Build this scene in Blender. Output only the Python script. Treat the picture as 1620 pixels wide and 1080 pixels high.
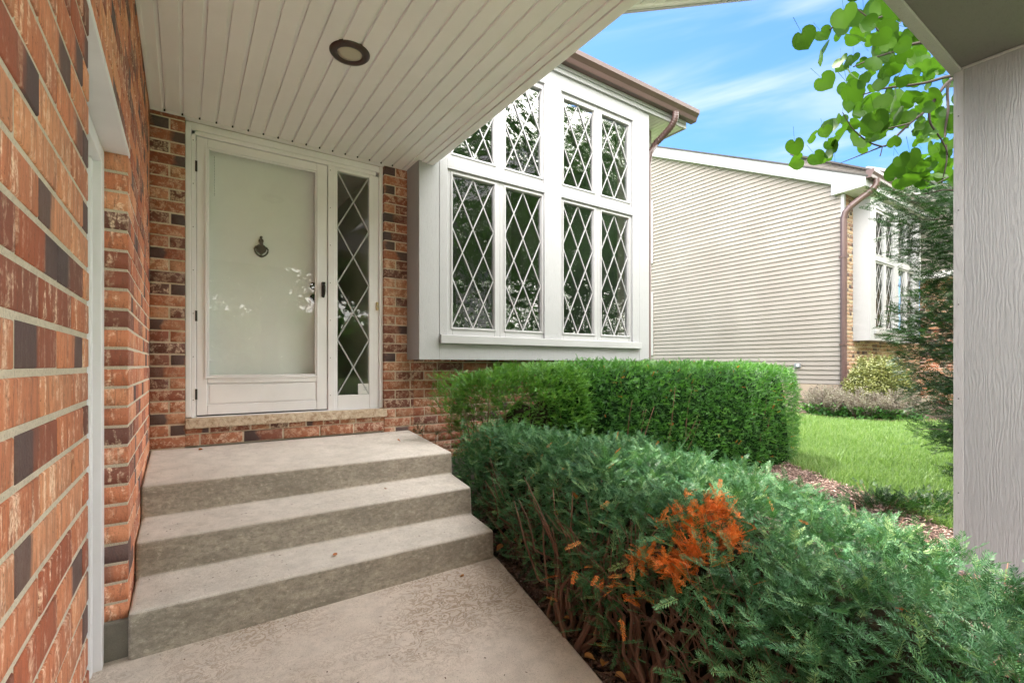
import bpy, math, random
import numpy as np
from mathutils import Vector, Matrix, noise as mn

for o in list(bpy.data.objects):
    bpy.data.objects.remove(o)
SC = bpy.context.scene
COL = SC.collection
E = 1.2            # eye height above the walk: every shape below is written relative to the eye
rad = math.radians

# ------------------------------------------------------------------ camera
cam = bpy.data.cameras.new('camera')
cam.sensor_width = 36
cam.lens = 36 * 757 / 1620
cam.shift_y = 37 / 1620
cam.clip_start = 0.02
cam.clip_end = 3000
camo = bpy.data.objects.new('camera', cam)
camo.location = (0, 0, E)
camo.rotation_euler = (rad(90), 0, -math.atan2(518, 757))
COL.objects.link(camo)
SC.camera = camo

# ------------------------------------------------------------------ sky and sun
SUN_DIR = Vector((0.08, 0.65, 1.25)).normalized()      # towards the sun
EXPOSURE = 2.3
SUN_STRENGTH = 3.2
w = bpy.data.worlds.new('World')
SC.world = w
w.use_nodes = True
nt = w.node_tree
nt.nodes.clear()
N = nt.nodes.new
L = nt.links.new
out = N('ShaderNodeOutputWorld')
bg = N('ShaderNodeBackground')
bg.inputs['Strength'].default_value = 0.12
sky = N('ShaderNodeTexSky')
sky.sky_type = 'NISHITA'
sky.sun_disc = False
sky.sun_elevation = math.asin(SUN_DIR.z)
sky.sun_rotation = math.atan2(SUN_DIR.x, SUN_DIR.y)
sky.air_density = 1.0
sky.dust_density = 0.6
sky.ozone_density = 1.6
tc = N('ShaderNodeTexCoord')
sep = N('ShaderNodeSeparateXYZ')
L(tc.outputs['Generated'], sep.inputs[0])
# cirrus: noise on the direction, stretched along one axis
mp = N('ShaderNodeMapping')
mp.inputs['Rotation'].default_value = (rad(12), rad(-14), rad(34))
mp.inputs['Scale'].default_value = (0.55, 1.6, 8.5)
L(tc.outputs['Generated'], mp.inputs[0])
n1 = N('ShaderNodeTexNoise')
n1.inputs['Scale'].default_value = 1.5
n1.inputs['Detail'].default_value = 5
n1.inputs['Roughness'].default_value = 0.5
n1.inputs['Distortion'].default_value = 0.35
L(mp.outputs[0], n1.inputs['Vector'])
r1 = N('ShaderNodeMapRange')
r1.interpolation_type = 'SMOOTHSTEP'
r1.inputs['From Min'].default_value = 0.47
r1.inputs['From Max'].default_value = 0.82
r1.inputs['To Max'].default_value = 0.85
L(n1.outputs['Fac'], r1.inputs['Value'])
# bright cloud added over the unseen sky (overhead, street side) to light the porch
dot = N('ShaderNodeVectorMath')
dot.operation = 'DOT_PRODUCT'
dot.inputs[1].default_value = (-0.15, -0.985, 0.05)
L(tc.outputs['Generated'], dot.inputs[0])
r2 = N('ShaderNodeMapRange')
r2.interpolation_type = 'SMOOTHSTEP'
r2.inputs['From Min'].default_value = -0.36
r2.inputs['From Max'].default_value = 0.10
r2.inputs['To Max'].default_value = 1.0
L(dot.outputs['Value'], r2.inputs['Value'])
mx = N('ShaderNodeMath')
mx.operation = 'MAXIMUM'
L(r1.outputs[0], mx.inputs[0])
L(r2.outputs[0], mx.inputs[1])
tint = N('ShaderNodeMix')
tint.data_type = 'RGBA'
tint.blend_type = 'MULTIPLY'
tint.inputs['Factor'].default_value = 1
tint.inputs['B'].default_value = (0.25, 0.39, 0.55, 1)
L(sky.outputs[0], tint.inputs['A'])
mix = N('ShaderNodeMix')
mix.data_type = 'RGBA'
mix.inputs['B'].default_value = (5.6, 5.9, 6.2, 1)
cl = N('ShaderNodeMix')
cl.data_type = 'RGBA'
cl.inputs['A'].default_value = (1.95, 2.12, 2.3, 1)
cl.inputs['B'].default_value = (21.0, 20.3, 19.2, 1)
L(r2.outputs[0], cl.inputs['Factor'])
L(cl.outputs['Result'], mix.inputs['B'])
L(mx.outputs[0], mix.inputs['Factor'])
L(tint.outputs['Result'], mix.inputs['A'])
L(mix.outputs['Result'], bg.inputs['Color'])
L(bg.outputs[0], out.inputs[0])

sl = bpy.data.lights.new('sun', 'SUN')
sl.energy = SUN_STRENGTH
sl.angle = rad(1.5)
sl.color = (1.0, 0.93, 0.82)
so = bpy.data.objects.new('sun', sl)
so.rotation_euler = (-SUN_DIR).to_track_quat('-Z', 'Y').to_euler()
so.location = SUN_DIR * 40
COL.objects.link(so)

SC.render.engine = 'CYCLES'
SC.view_settings.view_transform = 'Standard'
SC.view_settings.look = 'None'
SC.view_settings.gamma = 1
SC.view_settings.exposure = EXPOSURE
SC.cycles.max_bounces = 8
SC.cycles.transparent_max_bounces = 12
SC.cycles.diffuse_bounces = 5

# ------------------------------------------------------------------ camera helpers (pixel of the 1620 px photo -> point)
S0 = 518 / math.hypot(518, 757)
C0 = 757 / math.hypot(518, 757)
def ray(u, v):
    t = (u - 810) / 757
    return Vector((S0 + t * C0, C0 - t * S0, -(v - 577) / 757))
def atd(u, v, d):
    return ray(u, v) * d
def aty(u, v, Y):
    r = ray(u, v)
    return r * (Y / r.y)
def atx(u, v, X):
    r = ray(u, v)
    return r * (X / r.x)

# ------------------------------------------------------------------ mesh helpers
def link(o, parent=None):
    COL.objects.link(o)
    if parent is not None:
        o.parent = parent
        o.location = -parent.location
    return o

def thing(name, label, cat, loc=(0, 0, 0), group=None):
    o = bpy.data.objects.new(name, None)
    o.empty_display_size = 0.2
    o.location = (loc[0], loc[1], loc[2] + E)
    o['label'] = label
    o['category'] = cat
    if group:
        o['group'] = group
    COL.objects.link(o)
    return o

def tag(o, label=None, cat=None, group=None, kind=None):
    if label: o['label'] = label
    if cat: o['category'] = cat
    if group: o['group'] = group
    if kind: o['kind'] = kind
    return o

def recentre(o):
    """put the origin of a top-level mesh at its base"""
    me = o.data
    n = len(me.vertices)
    a = np.empty(n * 3, 'f4')
    me.vertices.foreach_get('co', a)
    a = a.reshape(-1, 3)
    c = np.array([(a[:, 0].min() + a[:, 0].max()) / 2, (a[:, 1].min() + a[:, 1].max()) / 2, a[:, 2].min()], 'f4')
    a -= c
    me.vertices.foreach_set('co', a.ravel())
    o.location = tuple(float(x) for x in c)
    me.update()

def npmesh(name, co, quads, mat, parent=None, attr=None, smooth=False, tris=None):
    """fast mesh from numpy arrays; co is relative to the eye"""
    co = np.asarray(co, 'f4').reshape(-1, 3).copy()
    co[:, 2] += E
    me = bpy.data.meshes.new(name)
    me.vertices.add(len(co))
    me.vertices.foreach_set('co', co.ravel())
    q = np.asarray(quads, 'i4').reshape(-1, 4) if quads is not None and len(quads) else np.zeros((0, 4), 'i4')
    t = np.asarray(tris, 'i4').reshape(-1, 3) if tris is not None and len(tris) else np.zeros((0, 3), 'i4')
    me.loops.add(q.size + t.size)
    me.loops.foreach_set('vertex_index', np.concatenate([q.ravel(), t.ravel()]))
    me.polygons.add(len(q) + len(t))
    st = np.concatenate([np.arange(len(q)) * 4, q.size + np.arange(len(t)) * 3]).astype('i4')
    me.polygons.foreach_set('loop_start', st)
    if attr:
        for k, val in attr.items():
            val = np.asarray(val, 'f4')
            if val.ndim == 1:
                a = me.attributes.new(k, 'FLOAT', 'POINT')
                a.data.foreach_set('value', val)
            else:
                a = me.attributes.new(k, 'FLOAT_COLOR', 'POINT')
                if val.shape[1] == 3:
                    val = np.concatenate([val, np.ones((len(val), 1), 'f4')], 1)
                a.data.foreach_set('color', val.ravel())
    if mat:
        me.materials.append(mat)
    me.update(calc_edges=True)
    if smooth:
        me.polygons.foreach_set('use_smooth', np.ones(len(me.polygons), bool))
    o = bpy.data.objects.new(name, me)
    link(o, parent)
    if parent is None:
        recentre(o)
    return o

class MB:
    def __init__(s):
        s.v = []
        s.f = []
    def add(s, vs, fs):
        b = len(s.v)
        s.v += [tuple(p) for p in vs]
        s.f += [tuple(b + i for i in f) for f in fs]
        return s
    def hexa(s, p):
        """8 corners: bottom 4 (counter-clockwise), top 4"""
        return s.add(p, [(0, 3, 2, 1), (4, 5, 6, 7), (0, 1, 5, 4), (1, 2, 6, 5), (2, 3, 7, 6), (3, 0, 4, 7)])
    def box(s, x0, x1, y0, y1, z0, z1):
        return s.hexa([(x0, y0, z0), (x1, y0, z0), (x1, y1, z0), (x0, y1, z0),
                       (x0, y0, z1), (x1, y0, z1), (x1, y1, z1), (x0, y1, z1)])
    def prism(s, poly, d):
        """poly: 3d points in order; d: extrusion vector"""
        n = len(poly)
        d = Vector(d)
        a = [Vector(p) for p in poly]
        return s.add(a + [p + d for p in a],
                     [tuple(range(n))[::-1], tuple(range(n, 2 * n))] + [(i, (i + 1) % n, n + (i + 1) % n, n + i) for i in range(n)])
    def bar(s, a, b, w, h, up=(0, 0, 1)):
        a = Vector(a); b = Vector(b)
        d = (b - a).normalized()
        x = d.cross(Vector(up))
        if x.length < 1e-4:
            x = d.cross(Vector((0, 1, 0)))
        x.normalize()
        y = x.cross(d)
        x *= w / 2
        y *= h / 2
        return s.hexa([a - x - y, a + x - y, b + x - y, b - x - y, a - x + y, a + x + y, b + x + y, b - x + y])
    def tube(s, pts, rs, n=8, sq=None):
        """tube through points with radii; sq=(w,h) makes a rectangular duct"""
        pts = [Vector(p) for p in pts]
        if not hasattr(rs, '__len__'):
            rs = [rs] * len(pts)
        b = len(s.v)
        ref = None
        for i, p in enumerate(pts):
            d = (pts[min(i + 1, len(pts) - 1)] - pts[max(i - 1, 0)]).normalized()
            if ref is None:
                ref = d.cross(Vector((0.3, 0.2, 1)))
                if ref.length < 1e-3: ref = d.cross(Vector((1, 0, 0)))
                ref.normalize()
            x = (ref - d * ref.dot(d)).normalized()
            ref = x
            y = d.cross(x)
            for k in range(n):
                a = 2 * math.pi * k / n
                s.v.append(tuple(p + (x * math.cos(a) + y * math.sin(a)) * rs[i]))
        for i in range(len(pts) - 1):
            for k in range(n):
                k2 = (k + 1) % n
                s.f.append((b + i * n + k, b + i * n + k2, b + (i + 1) * n + k2, b + (i + 1) * n + k))
        s.f.append(tuple(b + k for k in range(n))[::-1])
        s.f.append(tuple(b + (len(pts) - 1) * n + k for k in range(n)))
        return s
    def lathe(s, c, prof, n=32, axis='z'):
        b = len(s.v)
        m = len(prof)
        for k in range(n):
            a = 2 * math.pi * k / n
            for (r, h) in prof:
                if axis == 'z':
                    s.v.append((c[0] + r * math.cos(a), c[1] + r * math.sin(a), c[2] + h))
                else:
                    s.v.append((c[0] + r * math.cos(a), c[1] + h, c[2] + r * math.sin(a)))
        for k in range(n):
            for j in range(m - 1):
                k2 = (k + 1) % n
                s.f.append((b + k * m + j, b + k2 * m + j, b + k2 * m + j + 1, b + k * m + j + 1))
        return s
    def off(s, dx, dy, dz):
        s.v = [(a + dx, b + dy, c + dz) for a, b, c in s.v]
        return s
    def build(s, name, mat, parent=None, bevel=0, smooth=False, seg=2):
        me = bpy.data.meshes.new(name)
        me.from_pydata([(a, b, c + E) for a, b, c in s.v], [], s.f)
        if mat: me.materials.append(mat)
        me.update()
        import bmesh
        bm = bmesh.new()
        bm.from_mesh(me)
        bmesh.ops.recalc_face_normals(bm, faces=bm.faces)
        bm.to_mesh(me)
        bm.free()
        if smooth:
            me.polygons.foreach_set('use_smooth', np.ones(len(me.polygons), bool))
        o = bpy.data.objects.new(name, me)
        link(o, parent)
        if bevel:
            m = o.modifiers.new('bevel', 'BEVEL')
            m.width = bevel
            m.segments = seg
            m.limit_method = 'ANGLE'
            m.angle_limit = rad(40)
        if parent is None:
            recentre(o)
        return o

def setloc_sub(o, part):
    """a sub-part: parent to the part, keep it where it is"""
    o.parent = part
    o.location = (0, 0, 0)
    return o
def sub(mb, name, mat, part, **k):
    """build a mesh as the child of a part (the part already sits at -thing.location)"""
    o = mb.build(name, mat, None, **k)
    # undo recentring: a sub-part shares the frame of its part
    c = o.location.copy()
    o.data.transform(Matrix.Translation(c))
    return setloc_sub(o, part)

# ------------------------------------------------------------------ materials
def newmat(name):
    m = bpy.data.materials.new(name)
    m.use_nodes = True
    t = m.node_tree
    p = t.nodes['Principled BSDF']
    return m, t, p
def nd(t, kind, **k):
    n = t.nodes.new(kind)
    for a, b in k.items():
        if a in n.inputs.keys() if hasattr(n.inputs, 'keys') else False:
            n.inputs[a].default_value = b
        else:
            setattr(n, a, b)
    return n
def pos(t, scale=(1, 1, 1), rot=(0, 0, 0)):
    g = t.nodes.new('ShaderNodeNewGeometry')
    m = t.nodes.new('ShaderNodeMapping')
    m.inputs['Scale'].default_value = scale
    m.inputs['Rotation'].default_value = rot
    t.links.new(g.outputs['Position'], m.inputs[0])
    return m.outputs[0]
def noise(t, vec, scale, detail=4, rough=0.55, dist=0):
    n = t.nodes.new('ShaderNodeTexNoise')
    n.inputs['Scale'].default_value = scale
    n.inputs['Detail'].default_value = detail
    n.inputs['Roughness'].default_value = rough
    n.inputs['Distortion'].default_value = dist
    t.links.new(vec, n.inputs['Vector'])
    return n.outputs['Fac']
def ramp(t, val, stops, interp='LINEAR'):
    r = t.nodes.new('ShaderNodeValToRGB')
    r.color_ramp.interpolation = interp
    e = r.color_ramp.elements
    while len(e) < len(stops):
        e.new(0.5)
    for i, (p, c) in enumerate(stops):
        e[i].position = p
        e[i].color = (c[0], c[1], c[2], 1) if hasattr(c, '__len__') else (c, c, c, 1)
    t.links.new(val, r.inputs[0])
    return r.outputs[0]
def mixc(t, fac, a, b, blend='MIX'):
    m = t.nodes.new('ShaderNodeMix')
    m.data_type = 'RGBA'
    m.blend_type = blend
    for s, x in (('Factor', fac), ('A', a), ('B', b)):
        if isinstance(x, (int, float)):
            m.inputs[s].default_value = x if s == 'Factor' else (x, x, x, 1)
        elif isinstance(x, (tuple, list)):
            m.inputs[s].default_value = (x[0], x[1], x[2], 1)
        else:
            t.links.new(x, m.inputs[s])
    return m.outputs['Result']
def math_(t, op, a, b=None, c=None):
    m = t.nodes.new('ShaderNodeMath')
    m.operation = op
    for i, x in enumerate((a, b, c)):
        if x is None: continue
        if isinstance(x, (int, float)): m.inputs[i].default_value = x
        else: t.links.new(x, m.inputs[i])
    return m.outputs[0]
def bump(t, p, h, strength=0.3, dist=0.01):
    b = t.nodes.new('ShaderNodeBump')
    b.inputs['Strength'].default_value = strength
    b.inputs['Distance'].default_value = dist
    t.links.new(h, b.inputs['Height'])
    t.links.new(b.outputs[0], p.inputs['Normal'])
    return b

def paint(name, col, rough=0.5, grime=0.12, bs=0.25, bd=0.003, scale=(1, 1, 1), nscale=60, grimecol=None):
    m, t, p = newmat(name)
    g = noise(t, pos(t), 2.3, 5, 0.6)
    f = noise(t, pos(t, scale), nscale, 5, 0.65)
    dark = grimecol or tuple(c * (1 - 2.2 * grime) for c in col)
    c = ramp(t, g, [(0.3, dark), (0.62, col)])
    c = mixc(t, math_(t, 'MULTIPLY', f, 0.10), c, tuple(x * 0.7 for x in col))
    t.links.new(c, p.inputs['Base Color'])
    p.inputs['Roughness'].default_value = rough
    bump(t, p, f, bs, bd)
    return m

def grain_ply(name, col, scale=20.0, strength=0.6, zs=0.16):
    """painted rough plywood: raised wavy vertical grain"""
    m, t, p = newmat(name)
    w_ = t.nodes.new('ShaderNodeTexWave')
    w_.wave_type = 'BANDS'
    w_.bands_direction = 'Y'
    w_.inputs['Scale'].default_value = scale
    w_.inputs['Distortion'].default_value = 17.0
    w_.inputs['Detail'].default_value = 3.0
    w_.inputs['Detail Scale'].default_value = 0.9
    w_.inputs['Detail Roughness'].default_value = 0.6
    t.links.new(pos(t, (1, 1, zs)), w_.inputs['Vector'])
    b = noise(t, pos(t, (1, 1, 0.3)), 260, 3, 0.6)
    g = noise(t, pos(t), 2.0, 4, 0.6)
    mk = ramp(t, noise(t, pos(t, (1, 1, 0.5)), 7, 3, 0.6), [(0.35, 0.15), (0.6, 1.0)])
    n2 = noise(t, pos(t, (1, 1, 0.14)), 75, 4, 0.65, 1.4)
    f = math_(t, 'ADD', math_(t, 'MULTIPLY', math_(t, 'MULTIPLY', w_.outputs['Fac'], mk), 0.55), math_(t, 'MULTIPLY', n2, 0.8))
    c = mixc(t, ramp(t, f, [(0.28, 0.40), (0.5, 0.0)]), col, tuple(x * 0.62 for x in col))
    c = mixc(t, math_(t, 'MULTIPLY', g, 0.4), c, tuple(x * 0.75 for x in col))
    t.links.new(c, p.inputs['Base Color'])
    p.inputs['Roughness'].default_value = 0.5
    bump(t, p, math_(t, 'ADD', f, math_(t, 'MULTIPLY', b, 0.4)), strength, 0.004)
    return m
# board: painted rough-sawn plywood with a raised wavy vertical grain
def rough_ply(name, col, stretch=(1, 1, 0.16), amount=1.0, sc=42):
    m, t, p = newmat(name)
    a = noise(t, pos(t, stretch), sc, 4, 0.55, 1.8)
    b = noise(t, pos(t, (1, 1, 0.5)), 170, 3, 0.6)
    g = noise(t, pos(t), 1.6, 4, 0.6)
    h = math_(t, 'ADD', ramp(t, a, [(0.38, 0.0), (0.5, 1.0), (0.62, 0.35)]), math_(t, 'MULTIPLY', b, 0.35))
    c = mixc(t, ramp(t, a, [(0.36, 1.0), (0.46, 0.0)]), col, tuple(x * (1 - 0.24 * amount) for x in col))
    c = mixc(t, math_(t, 'MULTIPLY', g, 0.35), c, tuple(x * 0.8 for x in col))
    t.links.new(c, p.inputs['Base Color'])
    p.inputs['Roughness'].default_value = 0.55
    bump(t, p, h, 0.55 * amount, 0.006)
    return m

M = {}
M['white'] = paint('white_trim_paint', (0.39, 0.39, 0.405), 0.42, 0.04, 0.15, 0.002)
M['bayboard'] = rough_ply('white_bay_board', (0.36, 0.362, 0.38), (1, 1, 0.12), 0.3, 70)
M['sash'] = paint('white_sash_vinyl', (0.40, 0.40, 0.415), 0.32, 0.02, 0.05, 0.001)
M['doorwhite'] = paint('aged_door_paint', (0.85, 0.84, 0.88), 0.38, 0.05, 0.08, 0.001)
M['innerdoor'] = paint('inner_door_paint', (0.87, 0.86, 0.88), 0.5, 0.03, 0.05, 0.001)
M['vinyl'] = paint('cream_soffit_vinyl', (0.85, 0.835, 0.85), 0.40, 0.03, 0.12, 0.001, (1, 1, 1), 90)
M['vinylseam'] = paint('soffit_seam_vinyl', (0.55, 0.51, 0.43), 0.5, 0.05, 0.1, 0.001)
M['brown'] = paint('brown_painted_metal', (0.105, 0.062, 0.058), 0.35, 0.10, 0.08, 0.001)
M['bronze'] = paint('bronze_trim', (0.045, 0.022, 0.018), 0.35, 0.10, 0.05, 0.001)
M['black'] = paint('black_iron', (0.015, 0.013, 0.014), 0.35, 0.10, 0.1, 0.001)
M['lens'] = paint('lamp_lens', (0.55, 0.50, 0.40), 0.35, 0.05, 0.02, 0.001)
M['post'] = grain_ply('grey_post_plywood', (0.29, 0.292, 0.310))
M['posttrim'] = rough_ply('grey_post_trim', (0.36, 0.355, 0.375), (1, 1, 0.1), 0.6, 60)
M['beam'] = rough_ply('grey_beam_plywood', (0.15, 0.14, 0.145), (0.3, 1, 1), 0.5, 60)
M['shingle'] = paint('roof_shingle', (0.075, 0.068, 0.066), 0.9, 0.2, 0.6, 0.01, (1, 1, 1), 40)
M['plastic'] = paint('ivory_plastic', (0.60, 0.47, 0.26), 0.3, 0.05, 0.02, 0.001)
M['card'] = paint('white_card', (0.7, 0.7, 0.7), 0.6, 0.0, 0.01, 0.001)
M['grey'] = paint('grey_box', (0.25, 0.27, 0.30), 0.4, 0.1, 0.05, 0.001)
M['room'] = paint('room_wall', (0.60, 0.57, 0.50), 0.8, 0.05, 0.02, 0.001)
M['curtain'] = paint('room_shade', (0.06, 0.085, 0.06), 0.8, 0.1, 0.1, 0.01, (8, 1, .1), 4)
M['bark'] = paint('yew_bark', (0.17, 0.085, 0.055), 0.85, 0.2, 0.6, 0.004, (1, 1, 0.3), 60)
M['darkbark'] = paint('dark_bark', (0.045, 0.03, 0.025), 0.85, 0.15, 0.6, 0.004, (1, 1, 0.3), 60)
M['inner'] = paint('shade_core_brown', (0.020, 0.017, 0.009), 0.95, 0.2, 0.8, 0.03, (1, 1, 1), 30)  # near-black colour stands in for the shade inside the shrubs
M['innergreen'] = paint('shade_core_green', (0.008, 0.026, 0.006), 0.95, 0.2, 0.8, 0.03, (1, 1, 1), 30)

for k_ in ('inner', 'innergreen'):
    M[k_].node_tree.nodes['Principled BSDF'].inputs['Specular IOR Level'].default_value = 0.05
def mat_siding():
    m, t, p = newmat('beige_vinyl_siding')
    a = noise(t, pos(t, (1, 0.25, 1)), 30, 4)
    g = noise(t, pos(t), 0.9, 4)
    c = mixc(t, ramp(t, g, [(0.35, 0.0), (0.7, 1.0)]), (0.250, 0.219, 0.195), (0.290, 0.258, 0.233))
    t.links.new(c, p.inputs['Base Color'])
    p.inputs['Roughness'].default_value = 0.5
    bump(t, p, a, 0.1, 0.002)
    return m
M['siding'] = mat_siding()

def mat_brick(name, light=1.0, streak=(1, 1, 1), tint=(1, 1, 1), th=0.48):
    m, t, p = newmat(name)
    at = t.nodes.new('ShaderNodeAttribute')
    at.attribute_name = 'bk'
    sp = t.nodes.new('ShaderNodeSeparateColor')
    t.links.new(at.outputs['Color'], sp.inputs[0])
    r, g, b = sp.outputs[0], sp.outputs[1], sp.outputs[2]
    base = ramp(t, r, [(0.0, (0.36, 0.135, 0.070)), (0.3, (0.45, 0.20, 0.11)), (0.52, (0.50, 0.27, 0.155)),
                       (0.72, (0.30, 0.098, 0.052)), (0.90, (0.20, 0.075, 0.050)), (1.0, (0.11, 0.055, 0.048))])
    base = mixc(t, 1.0, base, tint, 'MULTIPLY')
    P = pos(t, streak)
    n_a = noise(t, P, 26, 4, 0.6, 0.6)
    n_b = noise(t, pos(t), 120, 4, 0.7)
    n_a = math_(t, 'ADD', math_(t, 'MULTIPLY', n_a, 0.62), math_(t, 'MULTIPLY', noise(t, pos(t), 42, 5, 0.7, 0.5), 0.38))
    n_c = noise(t, pos(t, streak), 9, 3, 0.5)
    # pale fired blotches
    pale_amt = ramp(t, g, [(0.20, 0.35), (0.7, 1.0)])
    pale = math_(t, 'MULTIPLY', ramp(t, n_a, [(th, 0.0), (th + 0.08, 1.0)]), pale_amt)
    fine = ramp(t, n_b, [(0.40, 0.25), (0.62, 1.0)])
    pale = math_(t, 'MULTIPLY', pale, fine)
    lowf = noise(t, P, 55, 4, 0.7, 0.8)
    base = mixc(t, ramp(t, lowf, [(0.35, 0.55), (0.5, 0.0)]), base, (0.15, 0.055, 0.035))
    c = mixc(t, math_(t, 'MULTIPLY', pale, 0.85), base, (0.78, 0.60, 0.46))
    # dark flashed end of some bricks
    edge = math_(t, 'ADD', b, math_(t, 'MULTIPLY', math_(t, 'SUBTRACT', n_c, 0.5), 0.6))
    sel = ramp(t, g, [(0.0, 1.0), (0.24, 1.0), (0.27, 0.0)])
    dk = math_(t, 'MULTIPLY', ramp(t, edge, [(0.56, 0.0), (0.68, 1.0)]), sel)
    c = mixc(t, math_(t, 'MULTIPLY', dk, 0.88), c, (0.060, 0.045, 0.050))
    c = mixc(t, ramp(t, n_b, [(0.25, 0.7), (0.42, 0.0)]), c, (0.07, 0.03, 0.02))
    hv = t.nodes.new('ShaderNodeHueSaturation')
    hv.inputs['Value'].default_value = light
    t.links.new(c, hv.inputs['Color'])
    t.links.new(hv.outputs[0], p.inputs['Base Color'])
    p.inputs['Roughness'].default_value = 0.72
    h = math_(t, 'ADD', math_(t, 'MULTIPLY', n_b, 0.6), n_a)
    bump(t, p, h, 0.8, 0.005)
    return m
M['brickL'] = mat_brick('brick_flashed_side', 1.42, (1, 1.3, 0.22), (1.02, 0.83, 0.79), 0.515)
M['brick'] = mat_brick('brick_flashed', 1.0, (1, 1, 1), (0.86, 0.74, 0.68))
def mat_mortar():
    m, t, p = newmat('mortar')
    a = noise(t, pos(t), 220, 3, 0.7)
    b = noise(t, pos(t), 14, 4, 0.6)
    c = mixc(t, b, (0.60, 0.51, 0.41), (0.76, 0.67, 0.56))
    c = mixc(t, ramp(t, a, [(0.3, 0.5), (0.5, 0.0)]), c, (0.26, 0.21, 0.16))
    t.links.new(c, p.inputs['Base Color'])
    p.inputs['Roughness'].default_value = 0.95
    bump(t, p, math_(t, 'ADD', a, math_(t, 'MULTIPLY', b, 1.5)), 0.7, 0.004)
    return m
M['mortar'] = mat_mortar()

def mat_concrete(name, light, dark, stain, stain_amt, riser=None):
    m, t, p = newmat(name)
    big = noise(t, pos(t), 1.7, 5, 0.6, 0.4)
    mid = noise(t, pos(t), 11, 5, 0.65)
    fin = noise(t, pos(t), 260, 3, 0.75)
    v = t.nodes.new('ShaderNodeTexVoronoi')
    v.inputs['Scale'].default_value = 190
    t.links.new(pos(t), v.inputs['Vector'])
    c = mixc(t, ramp(t, big, [(0.3, 0.0), (0.7, 1.0)]), dark, light)
    c = mixc(t, ramp(t, mid, [(0.42, 0.0), (0.72, 0.75)]), c, tuple(x * 0.66 for x in light))
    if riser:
        # upright faces: grime, plus the shade of overhead light put into the colour
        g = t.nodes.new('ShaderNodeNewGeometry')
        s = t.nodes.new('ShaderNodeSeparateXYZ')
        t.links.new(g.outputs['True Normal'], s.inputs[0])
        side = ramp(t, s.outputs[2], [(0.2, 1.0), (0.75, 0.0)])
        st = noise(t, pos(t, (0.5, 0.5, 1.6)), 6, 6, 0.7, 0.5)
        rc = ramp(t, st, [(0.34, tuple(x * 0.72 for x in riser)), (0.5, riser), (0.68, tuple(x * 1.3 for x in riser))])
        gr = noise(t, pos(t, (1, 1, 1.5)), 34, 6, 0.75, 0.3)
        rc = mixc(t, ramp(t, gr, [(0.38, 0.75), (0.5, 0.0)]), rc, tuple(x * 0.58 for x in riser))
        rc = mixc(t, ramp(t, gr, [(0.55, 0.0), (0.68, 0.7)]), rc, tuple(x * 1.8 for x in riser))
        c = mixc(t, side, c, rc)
    # curly organic stains
    wv = noise(t, pos(t), 16, 5, 0.6, 1.8)
    reg = noise(t, pos(t), 1.1, 3, 0.5)
    curls = math_(t, 'MULTIPLY', ramp(t, wv, [(0.435, 0.0), (0.465, 1.0), (0.495, 1.0), (0.54, 0.1)]), ramp(t, reg, [(0.40, 0.0), (0.58, 1.0)]))
    c = mixc(t, math_(t, 'MULTIPLY', math_(t, 'MULTIPLY', ramp(t, reg, [(0.44, 0.0), (0.62, 1.0)]), ramp(t, mid, [(0.4, 1.0), (0.6, 0.2)])), stain_amt * 0.45), c, tuple((a_ + b_) / 2 for a_, b_ in zip(stain, light)))
    c = mixc(t, math_(t, 'MULTIPLY', curls, stain_amt), c, stain)
    c = mixc(t, ramp(t, fin, [(0.33, 0.6), (0.46, 0.0)]), c, (0.16, 0.13, 0.10))
    pit = noise(t, pos(t), 75, 4, 0.8)
    c = mixc(t, ramp(t, pit, [(0.28, 0.8), (0.38, 0.0)]), c, (0.14, 0.11, 0.08))
    c = mixc(t, ramp(t, fin, [(0.62, 0.0), (0.75, 0.35)]), c, (0.7, 0.66, 0.6))
    t.links.new(c, p.inputs['Base Color'])
    p.inputs['Roughness'].default_value = 0.85
    h = math_(t, 'ADD', math_(t, 'MULTIPLY', fin, 0.5), math_(t, 'MULTIPLY', mid, 1.2))
    bump(t, p, h, 0.45, 0.004)
    return m
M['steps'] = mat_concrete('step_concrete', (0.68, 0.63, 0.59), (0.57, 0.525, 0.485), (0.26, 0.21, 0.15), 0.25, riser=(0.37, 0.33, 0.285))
M['walk'] = mat_concrete('walk_concrete', (0.70, 0.61, 0.55), (0.58, 0.495, 0.435), (0.25, 0.17, 0.11), 0.8)
M['found'] = mat_concrete('foundation_concrete', (0.25, 0.23, 0.20), (0.18, 0.165, 0.14), (0.1, 0.09, 0.07), 0.3)
def mat_stone():
    m, t, p = newmat('limestone_sill')
    a = noise(t, pos(t), 28, 6, 0.7)
    b = noise(t, pos(t), 160, 3)
    c = ramp(t, a, [(0.35, (0.40, 0.27, 0.18)), (0.5, (0.60, 0.48, 0.36)), (0.7, (0.72, 0.62, 0.5))])
    t.links.new(c, p.inputs['Base Color'])
    p.inputs['Roughness'].default_value = 0.85
    bump(t, p, math_(t, 'ADD', a, math_(t, 'MULTIPLY', b, 0.2)), 1.0, 0.02)
    return m
M['stone'] = mat_stone()

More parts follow.
